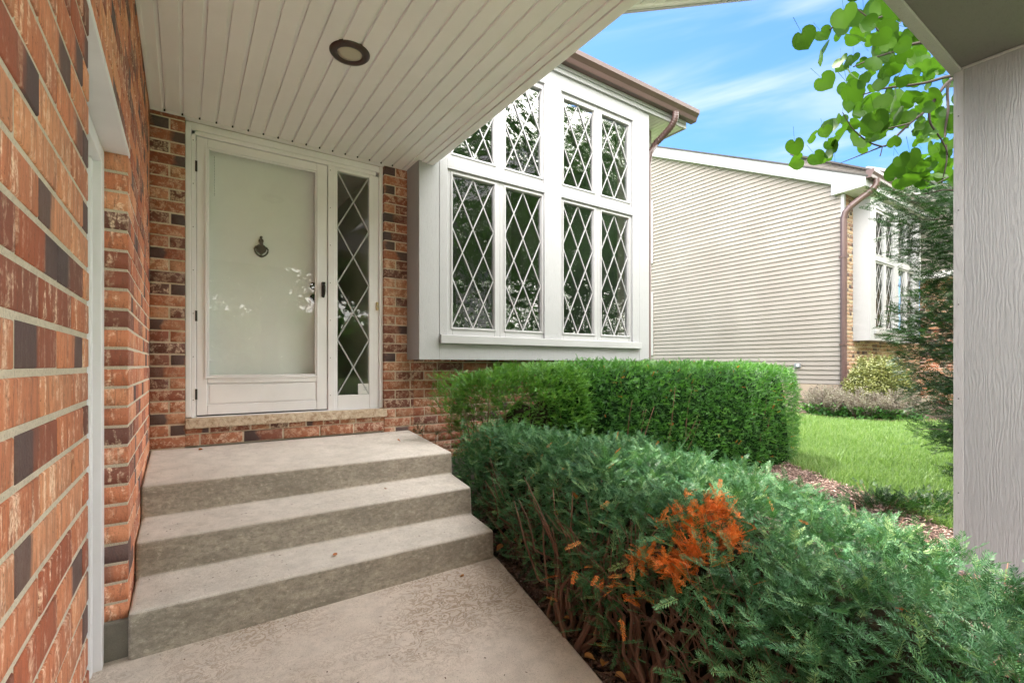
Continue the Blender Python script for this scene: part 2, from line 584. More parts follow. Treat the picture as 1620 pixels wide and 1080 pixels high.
def mat_glass(name, strength=1.9, ripple=0.06, base=0.02, rscale=3.0):
    m, t, p = newmat(name)
    t.nodes.remove(p)
    o = t.nodes['Material Output']
    fr = t.nodes.new('ShaderNodeFresnel')
    gm = t.nodes.new('ShaderNodeNewGeometry')
    t.links.new(math_(t, 'SUBTRACT', 1.5, math_(t, 'MULTIPLY', gm.outputs['Backfacing'], 1.5 - 1 / 1.5)), fr.inputs['IOR'])
    gl = t.nodes.new('ShaderNodeBsdfGlossy')
    gl.inputs['Roughness'].default_value = 0.0
    tr = t.nodes.new('ShaderNodeBsdfTransparent')
    tr.inputs['Color'].default_value = (0.93, 0.96, 0.94, 1)
    f = math_(t, 'ADD', math_(t, 'MULTIPLY', fr.outputs[0], strength), base)
    f = math_(t, 'MINIMUM', f, 1.0)
    bp = t.nodes.new('ShaderNodeBump')
    bp.inputs['Strength'].default_value = ripple
    bp.inputs['Distance'].default_value = 0.05
    t.links.new(noise(t, pos(t, (1, 1, 1.0)), rscale, 3, 0.5), bp.inputs['Height'])
    t.links.new(bp.outputs[0], gl.inputs['Normal'])
    mx = t.nodes.new('ShaderNodeMixShader')
    t.links.new(f, mx.inputs[0])
    t.links.new(tr.outputs[0], mx.inputs[1])
    t.links.new(gl.outputs[0], mx.inputs[2])
    t.links.new(mx.outputs[0], o.inputs[0])
    return m
M['glass'] = mat_glass('window_glass', 2.6, 0.30, 0.08, 6.0)
M['farglass'] = mat_glass('far_window_glass', 0.7, 0.05, 0.0, 3.0)
M['doorglass'] = mat_glass('storm_glass', 0.6, 0.03, 0.02, 2.0)

def mat_leafy(name, stops, rough=0.4, trans=0.3, transcol=(0.25, 0.5, 0.05), nscale=3.0, spec=0.5, veins=False):
    m, t, p = newmat(name)
    at = t.nodes.new('ShaderNodeAttribute')
    at.attribute_name = 'v'
    n = noise(t, pos(t), nscale, 3)
    val = math_(t, 'ADD', math_(t, 'MULTIPLY', at.outputs['Fac'], 0.7), math_(t, 'MULTIPLY', n, 0.3))
    c = ramp(t, val, stops)
    t.links.new(c, p.inputs['Base Color'])
    p.inputs['Roughness'].default_value = rough
    p.inputs['Specular IOR Level'].default_value = spec
    tr = t.nodes.new('ShaderNodeBsdfTranslucent')
    t.links.new(mixc(t, 0.6, c, transcol), tr.inputs['Color'])
    mx = t.nodes.new('ShaderNodeMixShader')
    mx.inputs[0].default_value = trans
    o = t.nodes['Material Output']
    t.links.new(p.outputs[0], mx.inputs[1])
    t.links.new(tr.outputs[0], mx.inputs[2])
    t.links.new(mx.outputs[0], o.inputs[0])
    return m
M['yewfront'] = mat_leafy('blue_green_yew', [(0.1, (0.010, 0.036, 0.014)), (0.42, (0.044, 0.148, 0.060)), (0.70, (0.125, 0.275, 0.125)), (0.96, (0.38, 0.51, 0.19))],
                          0.45, 0.15, (0.14, 0.35, 0.05), 3, 0.25)
M['hedgeback'] = mat_leafy('green_hedge', [(0.1, (0.008, 0.045, 0.006)), (0.45, (0.036, 0.145, 0.018)), (0.8, (0.12, 0.31, 0.035)), (1.0, (0.25, 0.46, 0.06))],
                           0.42, 0.22, (0.15, 0.45, 0.04), 2.5)
M['hedgeleft'] = mat_leafy('light_green_juniper', [(0.1, (0.022, 0.080, 0.014)), (0.45, (0.060, 0.19, 0.03)), (0.8, (0.14, 0.32, 0.045)), (1.0, (0.26, 0.45, 0.07))],
                           0.45, 0.25, (0.25, 0.5, 0.05), 2.5)
M['yewtree'] = mat_leafy('dark_yew', [(0.1, (0.005, 0.016, 0.005)), (0.5, (0.011, 0.038, 0.009)), (0.85, (0.032, 0.088, 0.018)), (1.0, (0.08, 0.17, 0.03))],
                         0.45, 0.12, (0.06, 0.22, 0.02), 2.5, 0.3)
M['dead'] = mat_leafy('dead_orange_needles', [(0.1, (0.24, 0.07, 0.02)), (0.4, (0.72, 0.16, 0.02)), (0.7, (0.85, 0.24, 0.03)), (0.95, (0.80, 0.42, 0.14))], 0.6, 0.25, (0.8, 0.2, 0.03), 4)
M['redbud'] = mat_leafy('heart_leaf', [(0.1, (0.015, 0.045, 0.006)), (0.5, (0.034, 0.090, 0.010)), (0.9, (0.075, 0.16, 0.017))], 0.5, 0.30, (0.10, 0.26, 0.010), 5, 0.12)
M['grass'] = mat_leafy('grass_blade', [(0.1, (0.05, 0.105, 0.020)), (0.5, (0.10, 0.19, 0.040)), (0.9, (0.22, 0.30, 0.10))], 0.55, 0.3, (0.3, 0.5, 0.10), 0.8)
M['spirea'] = mat_leafy('gold_spirea', [(0.1, (0.05, 0.07, 0.015)), (0.5, (0.13, 0.15, 0.035)), (0.9, (0.24, 0.24, 0.075))], 0.5, 0.2, (0.3, 0.3, 0.08), 3)
M['catmint'] = mat_leafy('faded_flower_spike', [(0.1, (0.07, 0.055, 0.05)), (0.5, (0.16, 0.135, 0.115)), (0.9, (0.25, 0.25, 0.18))], 0.7, 0.2, (0.4, 0.35, 0.25), 3)
M['lowleaf'] = mat_leafy('low_green_leaf', [(0.1, (0.02, 0.07, 0.02)), (0.5, (0.04, 0.14, 0.03)), (0.9, (0.10, 0.24, 0.05))], 0.45, 0.25, (0.2, 0.5, 0.05), 3)
M['treeleaf'] = mat_leafy('maple_leaf', [(0.1, (0.035, 0.09, 0.025)), (0.5, (0.07, 0.17, 0.04)), (0.9, (0.14, 0.27, 0.06))], 0.45, 0.3, (0.2, 0.45, 0.05), 1)
M['fallen'] = mat_leafy('fallen_leaf', [(0.1, (0.30, 0.07, 0.02)), (0.5, (0.50, 0.20, 0.05)), (0.9, (0.60, 0.36, 0.14))], 0.6, 0.2, (0.7, 0.3, 0.05), 20)
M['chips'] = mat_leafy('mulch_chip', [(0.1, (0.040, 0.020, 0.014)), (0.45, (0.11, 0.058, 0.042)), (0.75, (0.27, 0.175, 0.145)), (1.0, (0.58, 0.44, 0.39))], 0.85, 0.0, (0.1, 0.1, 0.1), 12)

def mat_ground():
    m, t, p = newmat('lawn_soil')
    a = noise(t, pos(t), 1.2, 5, 0.6)
    b = noise(t, pos(t), 45, 4, 0.7)
    c = mixc(t, ramp(t, a, [(0.3, 0.0), (0.7, 1.0)]), (0.075, 0.13, 0.028), (0.12, 0.20, 0.05))
    c = mixc(t, ramp(t, b, [(0.35, 0.7), (0.6, 0.0)]), c, (0.045, 0.08, 0.015))
    t.links.new(c, p.inputs['Base Color'])
    p.inputs['Roughness'].default_value = 0.95
    bump(t, p, b, 0.8, 0.03)
    return m
M['ground'] = mat_ground()
def mat_mulch():
    m, t, p = newmat('mulch_bed')
    a = noise(t, pos(t), 8, 5, 0.7)
    v = t.nodes.new('ShaderNodeTexVoronoi')
    v.inputs['Scale'].default_value = 75
    t.links.new(pos(t, (1, 0.5, 1), (0, 0, 0.6)), v.inputs['Vector'])
    c = ramp(t, v.outputs['Color'], [(0.15, (0.035, 0.018, 0.012)), (0.55, (0.10, 0.055, 0.04)), (0.9, (0.24, 0.16, 0.13))])
    c = mixc(t, ramp(t, a, [(0.35, 0.6), (0.6, 0.0)]), c, (0.03, 0.016, 0.010))
    t.links.new(c, p.inputs['Base Color'])
    p.inputs['Roughness'].default_value = 0.95
    bump(t, p, math_(t, 'ADD', v.outputs['Distance'], a), 0.9, 0.03)
    return m
M['mulch'] = mat_mulch()

# ------------------------------------------------------------------ bricks
BL, BH = 0.27, 0.0813
def bricks(name, plane, P, sgn, rects, zph, uph, mat, parent, depth=0.10, BL=BL, BH=BH, seed=1, mort=0.0112, rec=0.006):
    """plane 'x' or 'y': wall face at coordinate P, outward normal sgn; rects: (u0,u1,z0,z1)"""
    rnd = random.Random(seed)
    co = []; fc = []; at = []
    def put(u0, u1, z0, z1, lo, hi):
        j = [rnd.uniform(-0.0012, 0.0012) for _ in range(4)]
        d0 = rnd.uniform(-0.0012, 0.0012)
        c = 0.0022
        r, g = rnd.random(), rnd.random()
        flip = rnd.random() < 0.5
        rings = [(u0, u1, z0, z1, -depth), (u0 + j[0], u1 + j[1], z0 + j[2], z1 + j[3], -c + d0),
                 (u0 + c + j[0], u1 - c + j[1], z0 + c + j[2], z1 - c + j[3], d0)]
        b = len(co)
        for (a0, a1, b0, b1, d) in rings:
            for (uu, zz) in ((a0, b0), (a1, b0), (a1, b1), (a0, b1)):
                if plane == 'x': co.append((P + sgn * d, uu, zz))
                else: co.append((uu, P + sgn * d, zz))
                q = (uu - lo) / (hi - lo)
                at.append((r, g, 1 - q if flip else q))
        for k in range(2):
            for i in range(4):
                i2 = (i + 1) % 4
                fc.append((b + 4 * k + i, b + 4 * k + i2, b + 4 * k + 4 + i2, b + 4 * k + 4 + i))
        fc.append((b + 8, b + 9, b + 10, b + 11))
    mb = MB()
    for (u0, u1, z0, z1) in rects:
        n0 = math.floor((z0 - zph) / BH)
        n1 = math.ceil((z1 - zph) / BH)
        for n in range(n0, n1):
            za = max(zph + n * BH + mort / 2, z0)
            zb = min(zph + (n + 1) * BH - mort / 2, z1)
            if zb - za < 0.012: continue
            sh = (BL / 2 if n % 2 else 0) + uph + rnd.uniform(-0.004, 0.004)
            k = math.floor((u0 - sh) / BL)
            while sh + k * BL < u1:
                lo = sh + k * BL + mort / 2
                hi = sh + (k + 1) * BL - mort / 2
                a, b = max(lo, u0), min(hi, u1)
                if a - u0 < 0.022: a = u0
                if u1 - b < 0.022: b = u1
                if b - a > 0.02:
                    put(a, b, za, zb, lo, hi)
                k += 1
        q = rec
        if plane == 'x':
            xs = sorted((P - sgn * q, P - sgn * (depth - 0.004)))
            mb.box(xs[0], xs[1], u0 + 0.003, u1 - 0.003, z0, z1)
        else:
            ys = sorted((P - sgn * q, P - sgn * (depth - 0.004)))
            mb.box(u0 + 0.003, u1 - 0.003, ys[0], ys[1], z0, z1)
    o = npmesh(name, co, fc, mat, parent, {'bk': at})
    mo = sub(mb, 'mortar', M['mortar'], o)
    return o

# ------------------------------------------------------------------ terrain
def sstep(a, b, x):
    t = min(max((x - a) / (b - a), 0), 1)
    return t * t * (3 - 2 * t)
def gz(x, y):
    z = -1.255 + 0.25 * sstep(4.8, 10.2, x)
    z += 0.03 * mn.noise(Vector((x * 0.5, y * 0.5, 0)))
    if x > 16: z += 0.0
    return z
def inpoly(x, y, P):
    c = False
    j = len(P) - 1
    for i in range(len(P)):
        if (P[i][1] > y) != (P[j][1] > y) and x < (P[j][0] - P[i][0]) * (y - P[i][1]) / (P[j][1] - P[i][1]) + P[i][0]:
            c = not c
        j = i
    return c
def coords(lo, hi, step):
    fine = list(np.arange(lo, hi + 1e-6, step))
    d = step
    up = []
    x = hi
    while x < 600:
        d *= 1.5
        x += d
        up.append(x)
    dn = []
    x = lo
    d = step
    while x > -600:
        d *= 1.5
        x -= d
        dn.append(x)
    return dn[::-1] + fine + up
xs = coords(-1, 20, 0.3)
ys = coords(-6, 9, 0.3)
co = [(x, y, gz(x, y)) for y in ys for x in xs]
nx = len(xs)
fc = [(j * nx + i, j * nx + i + 1, (j + 1) * nx + i + 1, (j + 1) * nx + i) for j in range(len(ys) - 1) for i in range(nx - 1)]
o = npmesh('lawn', co, fc, M['ground'], None, smooth=True)
tag(o, kind='structure')

BED_A = [(1.50, 4.3), (6.9, 4.3), (6.45, 3.3), (5.95, 2.72), (5.3, 1.85), (4.72, 1.15), (4.3, 0.4), (4.1, -1.0), (1.02, -1.0), (1.05, 0.2), (1.18, 0.8), (1.30, 1.29), (1.415, 1.77), (1.56, 2.4)]
BED_B = [(9.85, 5.2), (9.8, 4.3), (9.95, 3.6), (10.2, 2.9), (10.9, 2.2), (12.0, 1.9), (13.5, 1.8), (15.6, 1.9), (15.6, 5.2)]
def bed(name, P, dz=0.012, step=0.06, amp=0.018):
    x0, x1 = min(p[0] for p in P), max(p[0] for p in P)
    y0, y1 = min(p[1] for p in P), max(p[1] for p in P)
    X = np.arange(x0, x1 + step, step); Y = np.arange(y0, y1 + step, step)
    co = []; fc = []
    for y in Y:
        for x in X:
            co.append((x, y, gz(x, y) + dz + amp * (mn.noise(Vector((x * 3, y * 3, 1))) + 0.6 * mn.noise(Vector((x * 11, y * 11, 3))))))
    n = len(X)
    for j in range(len(Y) - 1):
        for i in range(n - 1):
            if inpoly(X[i] + step / 2, Y[j] + step / 2, P):
                fc.append((j * n + i, j * n + i + 1, (j + 1) * n + i + 1, (j + 1) * n + i))
    used = sorted({i for f in fc for i in f})
    mp_ = {a: b for b, a in enumerate(used)}
    o = npmesh(name, [co[i] for i in used], [[mp_[i] for i in f] for f in fc], M['mulch'], None, smooth=True)
    tag(o, kind='structure')
    return o
bed('mulch_bed', BED_A, dz=0.03)
bed('mulch_bed', BED_B)

# concrete walk
def wz(x): return -1.215 + 0.031 * (x + 0.2)
WALK = [(-0.32, 2.60), (1.585, 2.60), (1.55, 2.40), (1.40, 1.77), (1.285, 1.29), (1.17, 0.80), (1.04, 0.20), (1.0, -4.0), (-0.9, -4.0), (-0.9, -1.7), (-0.32, -1.7)]
mb = MB()
top = [(x, y, wz(x)) for x, y in WALK]
mb.prism([(x, y, z - 0.12) for x, y, z in top], (0, 0, 0.12))
o = mb.build('walk', M['walk'], None, bevel=0.012, seg=3)
tag(o, kind='structure')

mb = MB()  # slab out of view, added to bounce light up under the porch ceiling
mb.prism([(-7.0, -14.0, -1.33), (0.98, -14.0, -1.33), (0.98, -4.02, -1.33), (-0.93, -4.02, -1.33), (-0.93, -1.72, -1.33), (-7.0, -1.72, -1.33)], (0, 0, 0.11))
o = mb.build('bounce_driveway', M['walk'], None, bevel=0.012)
tag(o, kind='structure')

# ------------------------------------------------------------------ porch steps
mb = MB()
Lp = [(4.055, -0.58), (3.23, -0.645), (3.225, -0.827), (2.872, -0.838), (2.855, -1.012), (2.515, -1.022), (2.505, -1.40), (4.055, -1.40)]
Rp = [(4.055, -0.58, 1.66), (3.10, -0.628, 1.595), (3.10, -0.785, 1.60), (2.745, -0.80, 1.553), (2.74, -0.975, 1.560), (2.445, -0.995, 1.540), (2.44, -1.40, 1.548), (4.055, -1.40, 1.66)]
K = 13
n = len(Lp)
vs = []
for i in range(K):
    a = i / (K - 1)
    for (l, r) in zip(Lp, Rp):
        x = -0.192 + a * (r[2] + 0.192)
        vs.append((x, l[0] + a * (r[0] - l[0]), l[1] + a * (r[1] - l[1])))
fs = [tuple(range(n)), tuple((K - 1) * n + i for i in range(n))[::-1]]
for k in range(K - 1):
    for i in range(n):
        fs.append((k * n + i, k * n + (i + 1) % n, (k + 1) * n + (i + 1) % n, (k + 1) * n + i))
mb.add(vs, fs)
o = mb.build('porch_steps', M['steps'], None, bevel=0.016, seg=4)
tag(o, 'three grey concrete steps with a landing at the white front door', 'steps')

# ------------------------------------------------------------------ the house
YB = 4.05          # brick face of the door wall
YD = 4.10          # face of the door frame
XL = -0.195        # brick face of the side wall
ZC = 1.73          # porch ceiling
house = thing('town_house', 'near brick house with covered porch, white front door and large white bay window', 'house', (1.5, 4.1, -1.25))

HZ = 0.885         # head of the side opening
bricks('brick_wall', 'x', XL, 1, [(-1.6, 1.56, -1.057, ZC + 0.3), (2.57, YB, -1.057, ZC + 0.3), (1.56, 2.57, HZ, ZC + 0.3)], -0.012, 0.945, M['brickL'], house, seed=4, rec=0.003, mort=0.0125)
bricks('brick_wall', 'y', YB, -1, [(XL, 0.004, -0.585, ZC)], -0.1746 + 0.004, -0.085, M['brick'], house, seed=7, BL=0.222)
bricks('brick_wall', 'y', YB, -1, [(1.432, 1.70, -0.87, ZC), (1.70, 4.90, -0.87, 0.12)], -0.138, 1.532, M['brick'], house, seed=11)
bricks('brick_wall', 'y', YB + 0.006, -1, [(0.004, 1.432, -0.575, -0.492)], -0.575, 0.09, M['brick'], house, seed=12, BH=0.09)
bricks('brick_wall', 'y', YB + 0.006, -1, [(0.004, 1.432, -0.490, -0.448)], -0.490, 0.02, M['brick'], house, seed=13, BH=0.046, BL=0.13)
mb = MB()
mb.box(1.60, 4.93, YB - 0.015, YB + 0.3, -1.5, -0.871)
mb.build('foundation', M['found'], house, bevel=0.008)
mb = MB()
mb.box(XL - 0.3, XL + 0.012, -1.6, 1.56, -1.5, -1.058)
mb.box(XL - 0.3, XL + 0.012, 2.553, 4.2, -1.5, -1.058)
mb.box(XL - 0.3, XL - 0.02, 1.56, 2.553, -1.5, -1.235)
mb.build('foundation', M['found'], house, bevel=0.008)
# core of the walls so that light does not leak
mb = MB()
mb.box(XL - 0.26, XL - 0.102, -1.6, 1.50, -1.5, ZC + 0.3)
mb.box(XL - 0.26, XL - 0.102, 2.62, 4.4, -1.5, ZC + 0.3)
mb.box(XL - 0.1, 0.0, YB + 0.102, YB + 0.25, -1.4, ZC + 0.3)
mb.box(1.45, 1.64, YB + 0.102, YB + 0.25, -1.4, 3.0)
mb.box(1.64, 4.9, YB + 0.102, YB + 0.2, -1.4, 0.06)
mb.box(0.0, 1.45, YB + 0.12, YB + 0.25, -1.4, -0.46)
mb.box(XL - 0.3, 1.64, YB + 0.03, YB + 0.22, ZC + 0.055, 3.1)
mb.box(0.0, 1.44, YB + 0.10, YB + 0.22, 1.729, ZC + 0.054)
mb.box(-0.10, 0.039, YD + 0.102, YD + 0.14, -0.45, 1.76)
mb.box(0.039, 1.44, YD + 0.102, YD + 0.14, 1.7015, 1.76)
mb.box(1.43, 1.45, YB + 0.103, YB + 0.22, -0.4, 1.728)
mb.box(-0.02, 0.004, YB + 0.103, YB + 0.22, -0.4, 1.728)
mb.build('wall_core', M['room'], house)
# side wall beyond the bay, with siding
mb = MB()
for k in range(44):
    z = -0.9 + k * 0.0995
    mb.add([(4.905, YB + 0.02, z), (4.917, YB + 0.02, z), (4.907, YB + 0.02, z + 0.0995), (4.905, YB + 0.02, z + 0.0995),
            (4.905, 10, z), (4.917, 10, z), (4.907, 10, z + 0.0995), (4.905, 10, z + 0.0995)],
           [(0, 1, 2, 3), (4, 7, 6, 5), (0, 4, 5, 1), (1, 5, 6, 2), (2, 6, 7, 3), (3, 7, 4, 0)])
mb.box(4.6, 4.904, YB + 0.03, 10, -0.9, 3.4)
mb.box(4.57, 4.60, YB + 0.03, 10, -0.9, 3.4)
mb.box(4.57, 4.93, YB - 0.002, YB + 0.028, 0.121, 2.99)
mb.build('side_wall', M['siding'], house)

# --- side opening in the near wall: lintel, casing, door
mb = MB()
mb.box(XL - 0.10, XL + 0.003, 1.53, 2.60, HZ - 0.008, HZ - 0.001)
mb.box(XL - 0.004, XL + 0.004, 1.53, 2.60, HZ - 0.001, HZ + 0.010)
mb.build('lintel', M['doorwhite'], house, bevel=0.002)
mb = MB()
X1 = XL - 0.077
mb.box(X1 - 0.09, X1, 2.50, 2.568, -1.235, HZ - 0.010)
mb.box(X1 - 0.09, X1, 1.562, 1.63, -1.235, HZ - 0.010)
mb.box(X1 - 0.09, X1 - 0.001, 1.63, 2.50, HZ - 0.075, HZ - 0.010)
mb.box(X1 - 0.10, X1 - 0.028, 2.46, 2.50, -1.235, HZ - 0.075)
mb.box(X1 - 0.10, X1 - 0.028, 1.63, 1.67, -1.235, HZ - 0.075)
fr = mb.build('side_door_frame', M['doorwhite'], house, bevel=0.004)
mb = MB()
mb.box(X1 - 0.10, X1 - 0.055, 1.672, 2.458, -1.22, HZ - 0.077)
mb.box(X1 - 0.055, X1 - 0.048, 1.78, 2.35, -0.10, HZ - 0.20)
mb.box(X1 - 0.055, X1 - 0.048, 1.78, 2.35, -1.05, -0.22)
mb.build('side_door', M['doorwhite'], house, bevel=0.004)

# --- porch ceiling of grooved soffit boards
def soffit_profile(x0, x1, first, pitch=0.1003, z=ZC, groove=0.019, depth=0.010):
    P = [(x0, z)]
    x = first
    while x < x1 - 0.03:
        if x > x0 + 0.01:
            P += [(x - groove, z), (x - groove * 0.55, z + depth * .55), (x - 0.003, z + depth), (x, z + depth * 1.3), (x + 0.0015, z)]
        x += pitch
    P.append((x1, z))
    return P
def extr(mb, P, y0, y1, th=0.05):
    n = len(P)
    zt = max(p[1] for p in P) + th
    poly = [(x, y0, z) for x, z in P] + [(P[-1][0], y0, zt), (P[0][0], y0, zt)]
    b = len(mb.v)
    m = len(poly)
    mb.v += poly + [(x, y1, z) for x, _, z in poly]
    for i in range(m):
        mb.f.append((b + i, b + (i + 1) % m, b + m + (i + 1) % m, b + m + i))
P = soffit_profile(XL + 0.002, 1.70, -0.107)
mb = MB()
extr(mb, [p for p in P if p[0] < 1.632] + [(1.632, ZC)], -0.9, YB - 0.004)
extr(mb, [(1.6325, ZC)] + [p for p in P if p[0] > 1.633], -0.9, 3.779)
ceil = mb.build('porch_ceiling', M['vinyl'], house)
mb = MB()                                           # channel along the walls and the open edge
mb.box(XL + 0.002, XL + 0.020, -0.9, YB - 0.004, ZC - 0.006, ZC - 0.0005)
mb.box(XL + 0.02, 1.632, YB - 0.022, YB - 0.004, ZC - 0.006, ZC - 0.0005)
mb.box(0.004, 1.432, YB - 0.003, YD - 0.001, ZC - 0.001, ZC + 0.02)
mb.box(1.660, 1.703, -0.9, 3.779, ZC - 0.012, ZC - 0.001)
mb.box(1.708, 1.762, -0.9, 3.779, ZC - 0.018, ZC + 0.012)
sub(mb, 'edge_channel', M['vinyl'], ceil, bevel=0.002)
for k in range(17):
    x = -0.107 + k * 0.1003
    mb = MB()
    mb.box(x - 0.011, x - 0.001, YB - 0.03, YB - 0.0235, ZC - 0.0045, ZC + 0.010)
    sub(mb, 'seam_end', M['black'], ceil)
mb = MB()
mb.box(1.752, 1.80, -0.9, 3.779, ZC + 0.012, ZC + 0.19)
mb.box(XL, 1.80, -0.94, -0.90, ZC - 0.018, ZC + 0.19)
mb.build('porch_fascia', M['vinyl'], house, bevel=0.003)
mb = MB()
mb.prism([(XL - 0.3, -0.96, ZC + 0.195), (1.63, -0.96, ZC + 0.195), (1.63, -0.96, ZC + 0.3), (XL - 0.3, -0.96, ZC + 0.9)], (0, 5.4, 0))
mb.prism([(1.632, -0.96, ZC + 0.195), (1.83, -0.96, ZC + 0.195), (1.83, -0.96, ZC + 0.22), (1.632, -0.96, ZC + 0.3)], (0, 4.73, 0))
mb.build('porch_roof', M['shingle'], house)

# sloping gable edge of the porch, high over the walk
mb = MB()
a = Vector((1.76, 1.66, 1.745)); sl_ = 0.487
def rk(x, y, dz=0): return (x, y, 1.745 + (x - 1.76) * 0.487 + dz)
mb.prism([rk(1.805, 1.64), rk(4.6, 1.64), rk(4.6, 1.64, 0.16), rk(1.805, 1.64, 0.16)], (0, 0.025, 0))
rb = mb.build('gable_edge', M['vinyl'], house, bevel=0.003)
mb = MB()
mb.prism([rk(1.805, 1.665, -0.006), rk(4.6, 1.665, -0.006), rk(4.6, 1.665, 0.03), rk(1.805, 1.665, 0.03)], (0, 0.02, 0))
sub(mb, 'drip_edge', M['sash'], rb, bevel=0.002)
mb = MB()
x = 1.81
while x < 4.55:
    mb.prism([rk(x, 1.30, 0.012), rk(x + 0.088, 1.30, 0.012), rk(x + 0.088, 1.30, 0.024), rk(x, 1.30, 0.024)], (0, 0.338, 0))
    mb.prism([rk(x + 0.088, 1.30, 0.020), rk(x + 0.1, 1.30, 0.020), rk(x + 0.1, 1.30, 0.03), rk(x + 0.088, 1.30, 0.03)], (0, 0.338, 0))
    x += 0.1
sub(mb, 'gable_soffit', M['vinyl'], rb)
mb = MB()
mb.prism([rk(1.81, 1.27, 0.165), rk(4.62, 1.27, 0.165), rk(4.62, 1.27, 0.20), rk(1.81, 1.27, 0.20)], (0, 0.43, 0))
sub(mb, 'gable_roof', M['shingle'], rb)

# recessed lamp in the ceiling (unlit)
lc = (0.757, 2.70, ZC)
mb = MB()
mb.lathe(lc, [(0.066, -0.004), (0.070, -0.0135), (0.082, -0.016), (0.098, -0.013), (0.107, -0.004), (0.108, 0.003), (0.066, 0.003), (0.066, -0.004)], 48)
lt = mb.build('ceiling_lamp', M['bronze'], house, smooth=True)
mb = MB()
mb.lathe(lc, [(0.0001, -0.0075), (0.04, -0.0072), (0.0655, -0.006), (0.0655, 0.0)], 40)
sub(mb, 'lamp_lens', M['lens'], lt, smooth=True)

# --- front door assembly
def frame_boxes(mb, x0, x1, z0, z1, w, y0, y1, wb=None, wt=None):
    wb = w if wb is None else wb
    wt = w if wt is None else wt
    mb.box(x0, x0 + w, y0, y1, z0, z1)
    mb.box(x1 - w, x1, y0, y1, z0, z1)
    mb.box(x0 + w, x1 - w, y0 + 0.0005, y1 - 0.0005, z0, z0 + wb)
    mb.box(x0 + w, x1 - w, y0 + 0.0005, y1 - 0.0005, z1 - wt, z1)
mb = MB()
mb.box(0.0045, 0.036, YD - 0.012, YD + 0.09, -0.372, 1.700)           # left jamb
mb.box(0.037, 0.066, YD - 0.003, YD + 0.09, -0.372, 1.672)
mb.box(0.036, 1.400, YD - 0.0115, YD + 0.09, 1.673, 1.7005)          # head
mb.box(0.037, 1.370, YD - 0.003, YD + 0.09, 1.640, 1.6725)
mb.box(0.972, 1.028, YD - 0.006, YD + 0.09, -0.372, 1.6395)          # mullion
mb.box(1.400, 1.431, YD - 0.012, YD + 0.09, -0.372, 1.726)           # right jamb
mb.box(1.345, 1.3995, YD + 0.010, YD + 0.09, -0.372, 1.6395)
mb.box(0.006, 1.400, YD + 0.0, YD + 0.09, 1.701, 1.728)
dfm = mb.build('door_frame', M['doorwhite'], house, bevel=0.004)
mb = MB()
for zz in np.linspace(-0.25, 1.6, 7):
    for (xx, yy) in ((0.051, YD - 0.004), (0.990, YD - 0.007)):
        mb = MB()
        mb.lathe((xx, yy, zz), [(0.0001, -0.0015), (0.003, -0.001), (0.0032, 0.001)], 8, 'y')
        sub(mb, 'screw', M['black'], dfm)
mb = MB()
mb.box(0.004, 1.447, YB - 0.022, YD + 0.14, -0.448, -0.378)
stone = mb.build('stone_sill', M['stone'], house, bevel=0.008, seg=3)
mb = MB()
mb.box(0.040, 1.40, YD - 0.02, YD + 0.1, -0.3775, -0.3715)
mb.build('threshold', M['doorwhite'], house, bevel=0.002)

mb = MB()                                                            # storm door leaf
YS = YD + 0.004
mb.box(0.070, 0.135, YS, YS + 0.035, -0.362, 1.636)
mb.box(0.885, 0.968, YS, YS + 0.035, -0.362, 1.636)
mb.box(0.135, 0.885, YS + 0.0005, YS + 0.0345, 1.570, 1.6355)
mb.box(0.135, 0.885, YS + 0.0005, YS + 0.0345, -0.3615, -0.290)
mb.box(0.135, 0.885, YS + 0.0005, YS + 0.0345, -0.135, -0.085)
storm = mb.build('storm_door', M['doorwhite'], house, bevel=0.004)
mb = MB()
frame_boxes(mb, 0.120, 0.900, -0.100, 1.585, 0.014, YS - 0.007, YS + 0.0)
frame_boxes(mb, 0.135, 0.885, -0.085, 1.570, 0.012, YS - 0.001, YS + 0.012)
sub(mb, 'glazing_bead', M['doorwhite'], storm, bevel=0.002)
mb = MB()
mb.box(0.135, 0.885, YS + 0.010, YS + 0.024, -0.290, -0.135)
mb.box(0.150, 0.870, YS + 0.004, YS + 0.010, -0.280, -0.146)
sub(mb, 'kick_panel', M['doorwhite'], storm, bevel=0.003)
mb = MB()
mb.add([(0.140, YS + 0.014, -0.083), (0.880, YS + 0.014, -0.083), (0.880, YS + 0.014, 1.568), (0.140, YS + 0.014, 1.568)], [(0, 1, 2, 3)])
sub(mb, 'glass_pane', M['doorglass'], storm)
for zz in (1.42, 0.35, -0.21):
    mb = MB()
    mb.box(0.062, 0.076, YS - 0.012, YS + 0.002, zz - 0.038, zz + 0.038)
    sub(mb, 'hinge', M['black'], storm, bevel=0.002)
mb = MB()                                                            # handle
hx = 0.932
mb.box(hx - 0.010, hx + 0.014, YS - 0.008, YS + 0.001, 0.555, 0.672)
mb.tube([(hx, YS - 0.005, 0.660), (hx, YS - 0.035, 0.658), (hx, YS - 0.047, 0.640), (hx + 0.002, YS - 0.047, 0.600), (hx, YS - 0.043, 0.572), (hx - 0.006, YS - 0.036, 0.545)], [0.010, 0.011, 0.012, 0.011, 0.010, 0.007], 10)
mb.box(hx - 0.012, hx + 0.012, YS - 0.045, YS - 0.004, 0.648, 0.672)
sub(mb, 'handle', M['black'], storm, bevel=0.002, smooth=False)
mb = MB()
mb.box(0.072, 0.966, YS + 0.006, YS + 0.03, -0.3712, -0.363)
sub(mb, 'bottom_sweep', M['black'], storm)

